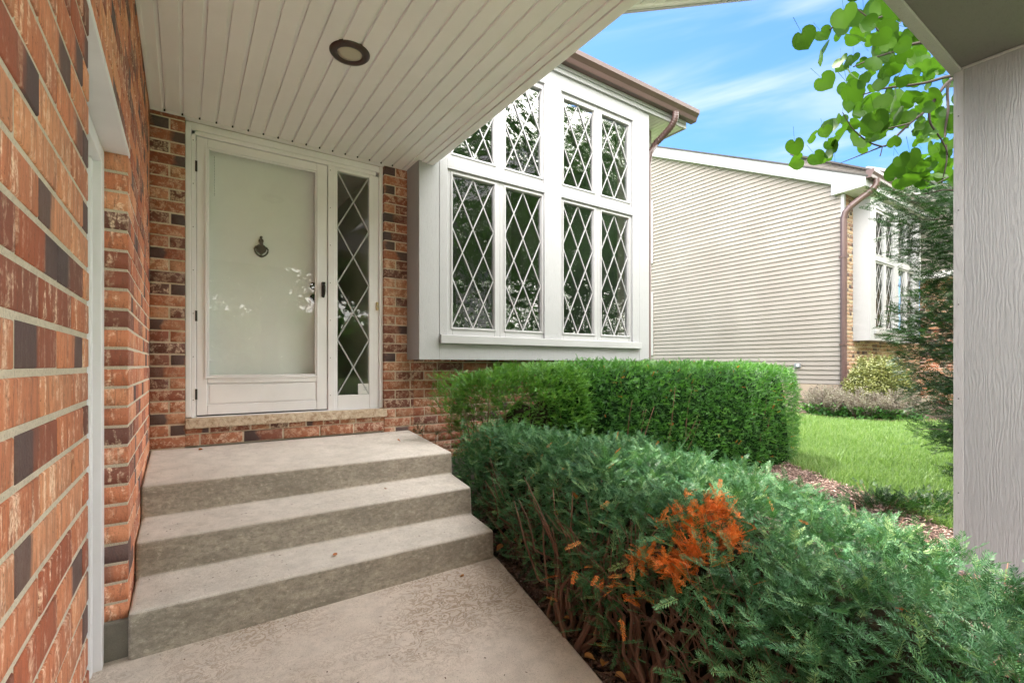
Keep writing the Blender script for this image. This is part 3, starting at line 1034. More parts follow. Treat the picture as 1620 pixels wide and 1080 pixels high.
mb = MB()                                                            # entry door behind the storm door
YE = YD + 0.098
mb.box(0.040, 0.995, YE, YE + 0.045, -0.40, 1.70)
for (x0, x1, z0, z1) in ((0.17, 0.85, 0.80, 1.5),):
    pass
entry = mb.build('entry_door', M['innerdoor'], house, bevel=0.003)
def knocker(mb, x, y, z):
    mb.lathe((x, y - 0.012, z + 0.010), [(0.0001, -0.008), (0.022, -0.007), (0.036, -0.001), (0.038, 0.012)], 20, 'y')
    mb.box(x - 0.012, x + 0.012, y - 0.014, y, z + 0.03, z + 0.062)
    mb.lathe((x, y - 0.012, z + 0.072), [(0.0001, -0.006), (0.016, -0.004), (0.018, 0.012)], 14, 'y')
    mb.box(x - 0.006, x + 0.006, y - 0.012, y, z + 0.078, z + 0.102)
    mb.lathe((x, y - 0.012, z + 0.100), [(0.0001, -0.006), (0.009, -0.004), (0.010, 0.012)], 12, 'y')
    pts = []
    for i in range(15):
        a = math.pi * (0.08 + 1.0 + i / 14 * 0.84)
        pts.append((x + 0.048 * math.cos(a), y - 0.018, z + 0.012 + 0.062 * math.sin(a)))
    mb.tube(pts, [0.005] + [0.0065] * 5 + [0.0085, 0.0105, 0.0085] + [0.0065] * 5 + [0.005], 8)
    mb.tube([(x - 0.048, y - 0.016, z + 0.0), (x - 0.038, y - 0.014, z + 0.02), (x, y - 0.014, z + 0.034), (x + 0.038, y - 0.014, z + 0.02), (x + 0.048, y - 0.016, z + 0.0)], 0.007, 8)
    mb.lathe((x, y - 0.012, z - 0.022), [(0.0001, -0.008), (0.012, -0.005), (0.014, 0.012)], 12, 'y')
mb = MB()
kp = aty(413, 396, YE)
knocker(mb, kp.x, YE, kp.z)
sub(mb, 'door_knocker', M['bronze'], entry, smooth=False)
kn = aty(497, 464, YE)
for dz in (0.0, 0.10):
    mb = MB()
    mb.lathe((kn.x - 0.004 * (dz > 0), YE, kn.z + dz - 0.04), [(0.0001, -0.055), (0.020, -0.052), (0.028, -0.04), (0.024, -0.022), (0.012, -0.014), (0.012, -0.008), (0.034, -0.004), (0.034, 0.0)] if dz == 0 else [(0.0001, -0.014), (0.024, -0.012), (0.030, 0.0)], 20, 'y')
    sub(mb, 'door_knob' if dz == 0 else 'deadbolt', M['black'], entry, smooth=True)
mb = MB()
for k in range(26):
    mb.lathe((0.183, YE - 0.02, 1.545 - k * 0.0115), [(0.0001, -0.0035), (0.0035, 0), (0.0001, 0.0035)], 6)
sub(mb, 'bead_chain', M['grey'], entry)

# sidelight with its diamond lattice
def lattice(mb, x0, x1, z0, z1, nxd, nzd, y, wd=0.011, th=0.006):
    dx = (x1 - x0) / nxd
    dz = (z1 - z0) / nzd
    segs = []
    for i in range(-nzd * 2 - nxd, nxd + nzd * 2 + 1):
        for s in (1, -1):
            # lines z = z0 + s*(x - xi)*dz/dx
            xi = x0 + i * dx
            pts = []
            for (xx) in (x0, x1):
                zz = z0 + s * (xx - xi) * dz / dx
                pts.append((xx, zz))
            (xa, za), (xb, zb) = pts
            # clip in z
            def clip(xa, za, xb, zb):
                if za > zb: xa, za, xb, zb = xb, zb, xa, za
                if zb <= z0 + 1e-6 or za >= z1 - 1e-6: return None
                if za < z0:
                    t = (z0 - za) / (zb - za); xa += (xb - xa) * t; za = z0
                if zb > z1:
                    t = (z1 - za) / (zb - za); xb = xa + (xb - xa) * t; zb = z1
                return xa, za, xb, zb
            r = clip(xa, za, xb, zb)
            if r and math.hypot(r[2] - r[0], r[3] - r[1]) > 0.02:
                segs.append((r, s))
    for r, s in segs:
        yy = y if s > 0 else y - 0.0012
        mb.bar((r[0], yy, r[1]), (r[2], yy, r[3]), th, wd, up=(0, 1, 0)) if False else mb.prism(strip(r, wd, yy - th / 2), (0, th, 0))
def strip(r, wd, y):
    a = Vector((r[0], r[1])); b = Vector((r[2], r[3]))
    d = (b - a).normalized()
    n = Vector((-d.y, d.x)) * wd / 2
    return [(a.x - n.x, y, a.y - n.y), (b.x - n.x, y, b.y - n.y), (b.x + n.x, y, b.y + n.y), (a.x + n.x, y, a.y + n.y)]
mb = MB()
mb.box(1.028, 1.050, YD + 0.002, YD + 0.05, -0.3715, 1.6395)
mb.box(1.315, 1.345, YD + 0.002, YD + 0.05, -0.3715, 1.6395)
mb.box(1.050, 1.315, YD + 0.0025, YD + 0.0495, 1.612, 1.6395)
mb.box(1.050, 1.315, YD + 0.0025, YD + 0.0495, -0.3715, -0.253)
side = mb.build('sidelight', M['doorwhite'], house, bevel=0.004)
mb = MB()
mb.add([(1.045, YD + 0.022, -0.26), (1.320, YD + 0.022, -0.26), (1.320, YD + 0.022, 1.615), (1.045, YD + 0.022, 1.615)], [(0, 1, 2, 3)])
sub(mb, 'glass_pane', M['doorglass'], side)
mb = MB()
lattice(mb, 1.050, 1.315, -0.253, 1.612, 1, 4, YD + 0.016)
sub(mb, 'diamond_lattice', M['sash'], side)
mb = MB()
mb.box(1.222, 1.313, YD + 0.012, YD + 0.0135, -0.250, -0.160)
mb.box(1.222, 1.313, YD + 0.0105, YD + 0.012, -0.250, -0.247)
sub(mb, 'paper_card', M['card'], side)
mb = MB()
for i, (a_, b_) in enumerate(((0.045, 0.078), (0.050, 0.075), (0.047, 0.08))):
    mb.box(1.222 + a_, 1.222 + b_, YD + 0.0112, YD + 0.0118, -0.190 - i * 0.012, -0.187 - i * 0.012)
sub(mb, 'card_print', M['grey'], side)
mb = MB()
mb.box(1.374, 1.394, YD - 0.010, YD + 0.012, 0.475, 0.545)
bell = mb.build('door_bell', M['plastic'], house, bevel=0.004)
mb = MB()
mb.box(1.379, 1.389, YD - 0.013, YD - 0.010, 0.497, 0.520)
sub(mb, 'bell_button', M['lens'], bell, bevel=0.002)
# hall behind the sidelight
mb = MB()
mb.box(1.00, 1.02, YD + 0.15, 6.2, -0.5, 1.75)
mb.box(1.42, 1.44, YD + 0.25, 6.2, -0.5, 1.75)
mb.box(0.9, 1.6, 6.2, 6.25, -0.5, 1.75)
mb.box(0.9, 1.6, YD + 0.15, 6.25, -0.52, -0.5)
mb.box(-0.05, 1.6, YD + 0.15, 6.25, 1.75, 1.8)
mb.build('hall_wall', M['room'], house)

# --- bay window
def bay(parent, dx, dy, dz, simple=False):
    Y0 = 3.784
    Yw = 4.10
    B = lambda: MB()
    mb = B()
    mb.box(1.637, 1.824, Y0, Y0 + 0.03, 0.045, 3.02)              # corner boards
    mb.box(4.400, 4.571, Y0, Y0 + 0.03, 0.045, 3.02)
    mb.box(1.826, 1.905, Y0 - 0.002, Y0 + 0.04, 0.264, 2.827)     # window surround
    mb.box(4.284, 4.398, Y0 - 0.002, Y0 + 0.04, 0.264, 2.827)
    mb.box(2.985, 3.205, Y0 - 0.003, Y0 + 0.06, 0.264, 2.827)     # post between the pairs
    mb.box(1.905, 2.985, Y0 - 0.001, Y0 + 0.05, 1.728, 1.815)     # transoms
    mb.box(3.205, 4.284, Y0 - 0.001, Y0 + 0.05, 1.728, 1.815)
    mb.box(1.825, 4.399, Y0 - 0.0025, Y0 + 0.04, 2.8275, 3.02)    # header
    mb.box(1.825, 4.399, Y0 + 0.0015, Y0 + 0.03, 0.045, 0.186)    # skirt
    mb.box(1.8245, 4.3995, Y0 + 0.003, Y0 + 0.05, 0.187, 0.262)
    mb.box(1.637, 1.667, Y0 + 0.031, Yw + 0.05, 0.0455, 3.02)     # sides
    mb.box(4.541, 4.571, Y0 + 0.031, Yw + 0.05, 0.0455, 3.02)
    mb.box(1.668, 4.540, Y0 + 0.032, Yw + 0.05, 0.050, 0.075)     # bottom
    mb.box(1.668, 4.540, Y0 + 0.051, Yw + 0.05, 2.99, 3.015)      # top
    mb.off(dx, dy, dz)
    b = mb.build('bay_window', M['bayboard'], parent, bevel=0.003)
    mb = B()
    mb.box(1.826, 4.402, Y0 - 0.034, Y0 + 0.001, 0.187, 0.262)
    mb.off(dx, dy, dz)
    sub(mb, 'window_sill', M['white'], b, bevel=0.004)
    YG = 3.830
    for (g0, g1, f0, f1) in ((1.963, 2.403, 1.9055, 2.463), (2.528, 2.965, 2.465, 2.9845), (3.250, 3.686, 3.2055, 3.741), (3.80, 4.238, 3.743, 4.2835)):
        for (z0, z1, s0, s1) in ((0.334, 1.692, 0.2625, 1.7275), (1.880, 2.766, 1.8155, 2.827)):
            mb = B()
            mb.box(f0, g0, Y0 + 0.020, Y0 + 0.060, s0, s1)
            mb.box(g1, f1, Y0 + 0.020, Y0 + 0.060, s0, s1)
            mb.box(g0, g1, Y0 + 0.0205, Y0 + 0.0595, s0, z0)
            mb.box(g0, g1, Y0 + 0.0205, Y0 + 0.0595, z1, s1)
            # inner bead
            e = 0.018
            mb.box(g0 - e, g0 - 0.0005, Y0 + 0.012, Y0 + 0.020, z0 - e, z1 + e)
            mb.box(g1 + 0.0005, g1 + e, Y0 + 0.012, Y0 + 0.020, z0 - e, z1 + e)
            mb.box(g0 - 0.0005, g1 + 0.0005, Y0 + 0.0125, Y0 + 0.0205, z0 - e, z0)
            mb.box(g0 - 0.0005, g1 + 0.0005, Y0 + 0.0125, Y0 + 0.0205, z1, z1 + e)
            mb.off(dx, dy, dz)
            sub(mb, 'sash', M['sash'], b, bevel=0.003)
            mb = B()
            mb.add([(g0 - 0.004, YG, z0 - 0.004), (g1 + 0.004, YG, z0 - 0.004), (g1 + 0.004, YG, z1 + 0.004), (g0 - 0.004, YG, z1 + 0.004)], [(0, 1, 2, 3)])
            mb.off(dx, dy, dz)
            sub(mb, 'glass_pane', M['farglass'] if simple else M['glass'], b)
            mb = B()
            lattice(mb, g0, g1, z0, z1, 2, 3 if z0 < 1 else 2, YG - 0.006, 0.0085)
            mb.off(dx, dy, dz)
            sub(mb, 'diamond_lattice', M['sash'], b)
    mb = B()                                                       # room behind
    mb.box(1.50, 1.55, Yw + 0.18, 6.6, 0.05, 3.0)
    mb.box(4.50, 4.55, Yw + 0.18, 6.6, 0.05, 3.0)
    mb.box(1.50, 4.55, 6.6, 6.65, 0.0, 3.0)
    mb.box(1.50, 4.55, Yw + 0.2, 6.65, 0.0, 0.05)
    mb.box(1.50, 4.55, Yw + 0.2, 6.65, 3.02, 3.06)
    mb.off(dx, dy, dz)
    sub(mb, 'room_wall', M['curtain'], b)
    return b
bay(house, 0, 0, 0)

# --- eave over the bay
mb = MB()
mb.box(1.0, 5.25, 3.757, 3.781, 2.985, 3.115)
mb.box(1.0, 5.22, 3.781, 3.80, 2.99, 3.0225) if False else None
mb.box(5.226, 5.25, 3.7815, 4.30, 2.985, 3.115)
fa = mb.build('eave_fascia', M['white'], house, bevel=0.003)
mb = MB()
mb.box(1.8, 5.224, 3.742, 3.756, 3.03, 3.075)
sub(mb, 'fascia_trim', M['white'], fa, bevel=0.003)
mb = MB()
x = 4.575
while x < 5.22:
    mb.box(x, min(x + 0.058, 5.224), 3.786, 4.30, 2.998, 3.012)
    mb.box(min(x + 0.058, 5.22), min(x + 0.066, 5.2245), 3.7865, 4.2995, 3.006, 3.018)
    x += 0.066
sub(mb, 'eave_soffit', M['vinyl'], fa)
def gutter(parent, x0, x1, yb, zb, mat, s=1.0):
    prof = [(0, 0), (-0.075, 0), (-0.080, 0.01), (-0.092, 0.045), (-0.125, 0.085), (-0.128, 0.13), (-0.120, 0.135), (-0.118, 0.128), (-0.116, 0.09), (-0.083, 0.05), (-0.072, 0.012), (-0.006, 0.012), (-0.006, 0.135), (0, 0.135)]
    mb = MB()
    mb.prism([(x0, yb + p[0] * s, zb + p[1] * s) for p in prof], (x1 - x0, 0, 0))
    cap = [(0, 0), (-0.075, 0), (-0.080, 0.01), (-0.092, 0.045), (-0.125, 0.085), (-0.128, 0.135), (0, 0.135)]
    mb.prism([(x1, yb + p[0] * s, zb + p[1] * s) for p in cap], (0.004, 0, 0))
    mb.prism([(x0 - 0.004, yb + p[0] * s, zb + p[1] * s) for p in cap], (0.004, 0, 0))
    return mb.build('gutter', mat, parent)
gutter(house, 1.0, 5.335, 3.754, 3.065, M['brown'], 1.0)
def smoothpath(pts, n=8):
    out = []
    P = [Vector(p) for p in pts]
    P = [P[0] * 2 - P[1]] + P + [P[-1] * 2 - P[-2]]
    for i in range(1, len(P) - 2):
        for k in range(n):
            t = k / n
            a, b, c, d = P[i - 1], P[i], P[i + 1], P[i + 2]
            out.append(0.5 * ((2 * b) + (-a + c) * t + (2 * a - 5 * b + 4 * c - d) * t * t + (-a + 3 * b - 3 * c + d) * t ** 3))
    out.append(P[-2])
    return out
def ribbed(mb, pts, r, n=12):
    path = smoothpath(pts, 10)
    rs = [r * (1.0 + 0.07 * math.sin(i * 2.1)) for i in range(len(path))]
    mb.tube(path, rs, n)
mb = MB()
ribbed(mb, [(4.93, 3.685, 3.07), (4.93, 3.69, 2.995), (4.93, 3.74, 2.93), (4.925, 3.85, 2.86), (4.90, 3.95, 2.79)], 0.040)
mb.tube([(4.90, 3.95, 2.79), (4.83, 3.99, 2.66), (4.80, 3.995, 2.5), (4.80, 3.995, -1.1), (4.82, 3.9, -1.2)], 0.038, 12)
mb.build('downspout', M['brown'], house, smooth=True)
mb = MB()
mb.prism([(0.9, 3.72, 3.205), (0.9, 10.0, 3.205 + 6.28 * 0.487), (0.9, 10.0, 3.24 + 6.28 * 0.487), (0.9, 3.70, 3.235)], (4.42, 0, 0))
mb.prism([(5.24, 3.80, 3.12), (5.24, 10.0, 3.12 + 6.2 * 0.487), (5.24, 10.0, 3.20 + 6.2 * 0.487), (5.24, 3.80, 3.20)], (0.015, 0, 0))
mb.build('roof', M['shingle'], house)

# ------------------------------------------------------------------ porch post and beam
post = thing('porch_post', 'square grey rough-grained porch post with a trimmed corner, at the right of the walk', 'post', (3.9, 0.7, -1.25))
PX = 3.74
mb = MB()
mb.box(PX, PX + 0.30, 0.54, 0.812, -1.4, ZC)
mb.build('post_body', M['post'], post, bevel=0.002)
mb = MB()
mb.box(PX - 0.004, PX + 0.30, 0.8125, 0.858, -1.4, ZC - 0.001)
mb.build('corner_board', M['posttrim'], post, bevel=0.003)
pb = [c_ for c_ in bpy.data.objects if c_.name == 'corner_board'][0]
for zz in (-0.75, -0.2, 0.35, 0.9, 1.45):
    mb = MB()
    mb.box(PX - 0.0055, PX - 0.0035, 0.832, 0.838, zz, zz + 0.006)
    sub(mb, 'nail_head', M['black'], pb)
mb = MB()
mb.box(1.805, PX + 0.32, 0.28, 0.853, ZC + 0.001, ZC + 0.28)
mb.build('beam', M['beam'], post, bevel=0.003)
mb = MB()
mb.box(1.765, PX + 0.32, 0.822, 0.874, ZC - 0.018, ZC + 0.0)
mb.box(PX - 0.010, PX + 0.001, 0.535, 0.822, ZC - 0.016, ZC)
mb.build('beam_trim', M['posttrim'], post, bevel=0.004)

# ------------------------------------------------------------------ neighbouring house
XN, YN = 11.3, 4.3
nb = thing('neighbour_house', 'beige sided neighbouring house with brown downspout and its own white bay window', 'house', (12.5, 5.0, -1.05))
def rakez(y): return 3.74 + (y - 3.87) * 0.487
mb = MB()
zb = -0.405
k = 0
while True:
    z = zb + k * 0.0995
    y_at = YN + 0.02 if z < rakez(4.4) - 0.25 else 3.87 + (z + 0.25 - 3.74) / 0.487
    if y_at > 11.5: break
    yt = YN + 0.02 if z + 0.0995 < rakez(4.4) - 0.25 else 3.87 + (z + 0.0995 + 0.25 - 3.74) / 0.487
    y_at = max(y_at, YN + 0.02); yt = max(yt, YN + 0.02)
    # one board, leaning out at its lower edge, with a shadowed lip
    mb.add([(XN - 0.024, y_at, z), (XN - 0.001, yt, z + 0.088), (XN - 0.001, 12.0, z + 0.088), (XN - 0.024, 12.0, z)], [(0, 3, 2, 1)])
    mb.add([(XN - 0.001, y_at, z + 0.088), (XN + 0.004, yt, z + 0.102), (XN + 0.004, 12.0, z + 0.102), (XN - 0.001, 12.0, z + 0.088)], [(0, 3, 2, 1)])
    mb.add([(XN - 0.024, y_at, z), (XN + 0.004, y_at, z + 0.002), (XN + 0.004, 12.0, z + 0.002), (XN - 0.024, 12.0, z)], [(0, 1, 2, 3)])
    k += 1
sd = mb.build('siding_wall', M['siding'], nb)
mb = MB()
mb.prism([(XN + 0.005, YN + 0.03, -0.40), (XN + 0.005, 12.0, -0.40), (XN + 0.005, 12.0, rakez(12.0) - 0.2), (XN + 0.005, YN + 0.03, rakez(YN) - 0.2)], (0.1, 0, 0))
sub(mb, 'wall_core', M['siding'], sd)
mb = MB()
mb.box(XN - 0.032, XN + 0.055, YN - 0.006, YN + 0.055, -0.43, 3.55)
mb.build('corner_trim', M['white'], nb, bevel=0.004)
mb = MB()
mb.box(XN - 0.012, XN + 0.2, YN + 0.01, 12.0, -1.4, -0.41)
mb.box(XN + 0.002, 16.5, YN - 0.01, YN + 0.2, -1.4, -0.86)
mb.build('foundation', paint('tan_foundation', (0.42, 0.33, 0.26), 0.9, 0.1, 0.4, 0.004, (1, 1, 1), 80), nb, bevel=0.006)
bricks('brick_wall', 'y', YN, -1, [(XN + 0.056, XN + 0.52, -0.85, 3.6), (XN + 0.52, 16.4, -0.85, 0.62)], -0.1, 11.4, mat_brick('brick_tan', 1.0, (1, 1, 1), (0.80, 1.12, 1.15)), nb, seed=21)
bay(nb, 10.083, 0.20, 0.465, True)
mb = MB()                                                          # rake board and boxed eave
XR = XN - 0.15
ya, yb_ = 3.87, 11.6
def R(y, dz): return (XR, y, rakez(y) + dz)
mb.prism([R(4.49, -0.27), R(yb_, -0.27), R(yb_, 0.0), R(ya, 0.0), R(ya, -0.19), (XR, ya, 3.555), (XR, 4.49, 3.535)], (0.028, 0, 0))
mb.prism([(XR + 0.028, ya, 3.556), (XR + 0.028, ya, rakez(ya)), (17.8, ya, rakez(ya)), (17.8, ya, 3.556)], (0, 0.028, 0))
rk_ = mb.build('rake_board', M['white'], nb, bevel=0.003)
mb = MB()
mb.box(XR + 0.029, 17.8, ya + 0.03, 4.48, 3.560, 3.575)
mb.prism([(XR + 0.029, 4.49, rakez(4.49) - 0.262), (XR + 0.029, yb_, rakez(yb_) - 0.262), (XR + 0.029, yb_, rakez(yb_) - 0.25), (XR + 0.029, 4.49, rakez(4.49) - 0.25)], (0.125, 0, 0))
sub(mb, 'eave_soffit', M['vinyl'], rk_)
mb = MB()
mb.prism([(XR - 0.02, ya - 0.04, rakez(ya - 0.04) + 0.004), (XR - 0.02, yb_, rakez(yb_) + 0.004), (XR - 0.02, yb_, rakez(yb_) + 0.04), (XR - 0.02, ya - 0.04, rakez(ya - 0.04) + 0.04)], (6.8, 0, 0))
mb.build('roof', M['shingle'], nb)
gutter(nb, XR + 0.0, 15.3, ya - 0.002, 3.70, M['brown'], 1.15)
mb = MB()                                                          # downspout
path = smoothpath([(11.42, 3.78, 3.72), (11.42, 3.785, 3.60), (11.38, 3.86, 3.50), (11.31, 4.00, 3.38), (11.235, 4.16, 3.24)], 8)
mb.tube([tuple(p) for p in path], 0.062, 12)
mb.tube([(11.235, 4.16, 3.24), (11.21, 4.245, 3.13), (11.205, 4.275, 3.0), (11.205, 4.28, -0.45), (11.19, 4.22, -0.62), (11.08, 4.12, -0.72)], 0.062, 12)
for z in (2.2, 0.4):
    mb.box(11.14, 11.28, 4.22, 4.34, z, z + 0.03)
mb.build('downspout', M['brown'], nb, smooth=False)
mb = MB()
for (z0, z1) in ((0.277, 2.122), (2.953, 4.779)):
    y0, y1 = 9.19, 10.6
    mb.box(XN - 0.05, XN - 0.016, y0, y0 + 0.11, z0, z1)
    mb.box(XN - 0.05, XN - 0.016, y1 - 0.11, y1, z0, z1)
    mb.box(XN - 0.049, XN - 0.016, y0 + 0.11, y1 - 0.11, z0, z0 + 0.11)
    mb.box(XN - 0.049, XN - 0.016, y0 + 0.11, y1 - 0.11, z1 - 0.11, z1)
wt = mb.build('window_trim', M['white'], nb, bevel=0.004)
for (z0, z1) in ((0.277, 2.122), (2.953, 4.779)):
    mb = MB()
    mb.box(XN - 0.034, XN - 0.028, 9.30, 10.49, z0 + 0.11, z1 - 0.11)
    sub(mb, 'window_pane', M['curtain'], wt)
mb = MB()
mb.box(XN - 0.07, XN - 0.012, 5.14, 5.26, -0.055, 0.035)
ob = mb.build('outlet_box', M['grey'], nb, bevel=0.008)
mb = MB()
mb.box(XN - 0.078, XN - 0.070, 5.155, 5.205, -0.04, 0.02)
sub(mb, 'outlet_cover', M['card'], ob, bevel=0.002)
mb = MB()                                                          # wing on the far side
XW = 15.5
def wrake(y): return 4.74 + (y - 4.29) * 0.565
k = 0
while 2.32 + k * 0.0995 < 6.2:
    z = 2.32 + k * 0.0995
    y0 = max(0.6, 4.29 + (z + 0.02 - 4.74) / 0.565)
    if y0 < 7.2:
        mb.add([(XW - 0.015, y0, z), (XW, y0, z + 0.0995), (XW, 7.2, z + 0.0995), (XW - 0.015, 7.2, z)], [(0, 3, 2, 1)])
        mb.add([(XW - 0.015, y0, z), (XW, y0, z), (XW, 7.2, z), (XW - 0.015, 7.2, z)], [(0, 1, 2, 3)])
    k += 1
wg = mb.build('wing_wall', M['siding'], nb)
mb = MB()
mb.box(XW - 0.02, XW + 0.5, 0.5, 4.28, 2.17, 2.32)
mb.box(XW - 0.03, XW + 0.02, 4.18, 4.27, 2.17, 4.6)
sub(mb, 'wing_soffit', M['vinyl'], wg)
mb = MB()
mb.prism([(XW - 0.18, 0.0, wrake(0.0)), (XW - 0.18, 7.3, wrake(7.3)), (XW - 0.18, 7.3, wrake(7.3) + 0.05), (XW - 0.18, 0.0, wrake(0.0) + 0.05)], (4, 0, 0))
sub(mb, 'wing_roof', M['shingle'], wg)
p1 = [atx(u, v, 17.5) for u, v in ((1357, 271), (1373, 263), (1409, 268), (1409, 277), (1371, 274))]
mb = MB()
mb.prism(p1, (0.04, 0, 0))
sub(mb, 'far_rake_board', M['white'], wg)
bricks('brick_wall', 'x', XW + 0.35, -1, [(0.6, YN, -1.0, 2.17)], 0.0, 0.0, M['brick'], nb, seed=31)

# ------------------------------------------------------------------ foliage helpers
rs = np.random.RandomState(5)
def rotmats(dirs, rs, roll=None):
    """matrices whose local +x is dirs"""
    d = dirs / np.linalg.norm(dirs, axis=1, keepdims=True)
    up = np.tile(np.array([[0, 0, 1.0]]), (len(d), 1))
    y = np.cross(up, d)
    ln = np.linalg.norm(y, axis=1, keepdims=True)
    y = np.where(ln < 1e-3, np.array([[0, 1.0, 0]]), y / np.maximum(ln, 1e-6))
    z = np.cross(d, y)
    a = rs.uniform(-0.6, 0.6, len(d)) if roll is None else roll
    ca, sa = np.cos(a)[:, None], np.sin(a)[:, None]
    y2 = y * ca + z * sa
    z2 = -y * sa + z * ca
    return np.stack([d, y2, z2], axis=2)
def proto_sprig(L=0.1, npairs=16, nl=0.02, nw=0.0024, vee=0.45, forward=0.6, seed=0, stem=0.0012, allround=False):
    r = random.Random(seed)
    V = []; Q = []; A = []
    for i in range(npairs):
        x = L * (0.06 + 0.94 * i / (npairs - 1))
        for s in (-1, 1):
            ln = nl * (0.75 + 0.35 * r.random()) * (1.0 - 0.35 * (i / (npairs - 1)) ** 4)
            fw = forward * (0.6 + 0.8 * r.random()) + 0.9 * (i / (npairs - 1)) ** 4
            d = Vector((fw, s, vee * (0.2 + 1.4 * r.random()))).normalized()
            if allround:
                an = r.uniform(0, 2 * math.pi)
                d = Vector((fw, math.cos(an), math.sin(an))).normalized()
            sd = d.cross(Vector((0, 0, 1)))
            if sd.length < 0.01: sd = Vector((0, 1, 0))
            sd.normalize()
            sd = (sd + Vector((0, 0, r.uniform(-0.4, 0.4)))).normalized() * nw / 2
            p0 = Vector((x, 0, 0))
            m = p0 + d * ln * 0.5
            tip = p0 + d * ln + Vector((0, 0, -0.08 * ln))
            b = len(V)
            V += [p0 - sd * 0.3, m - sd, tip, m + sd]
            jn = r.uniform(-0.16, 0.16)
            A += [jn, jn, jn + 0.08, jn]
            Q.append((b, b + 1, b + 2, b + 3))
    # stem: two crossed strips
    for ax in ((0, 1, 0), (0, 0, 1)):
        a = Vector(ax) * stem
        b = len(V)
        V += [Vector((0, 0, 0)) - a, Vector((L, 0, 0)) - a * 0.5, Vector((L, 0, 0)) + a * 0.5, Vector((0, 0, 0)) + a]
        A += [0.25] * 4
        Q.append((b, b + 1, b + 2, b + 3))
    return np.array([tuple(v) for v in V]), np.array(Q), np.array(A)
def scatter(protos, P, D, S, Vv, rs, roll=None):
    """instances merged in one set of arrays"""
    P = np.asarray(P, float); D = np.asarray(D, float)
    R_ = rotmats(D, rs, roll)
    pick = rs.randint(0, len(protos), len(P))
    COs = []; Qs = []; As = []
    base = 0
    for k, (pv, pq, pa) in enumerate(protos):
        idx = np.where(pick == k)[0]
        if len(idx) == 0: continue
        c = np.einsum('nij,mj->nmi', R_[idx], pv) * S[idx][:, None, None] + P[idx][:, None, :]
        n, m = c.shape[:2]
        q = pq[None] + (np.arange(n) * m)[:, None, None] + base
        a = Vv[idx][:, None] + pa[None]
        COs.append(c.reshape(-1, 3)); Qs.append(q.reshape(-1, 4)); As.append(a.reshape(-1))
        base += n * m
    return np.concatenate(COs), np.concatenate(Qs), np.clip(np.concatenate(As), 0, 1)

def poly_dist(x, y, P):
    d = 1e9
    n = len(P)
    for i in range(n):
        ax, ay = P[i]; bx, by = P[(i + 1) % n]
        vx, vy = bx - ax, by - ay
        t = max(0, min(1, ((x - ax) * vx + (y - ay) * vy) / (vx * vx + vy * vy)))
        d = min(d, math.hypot(x - ax - t * vx, y - ay - t * vy))
    return d

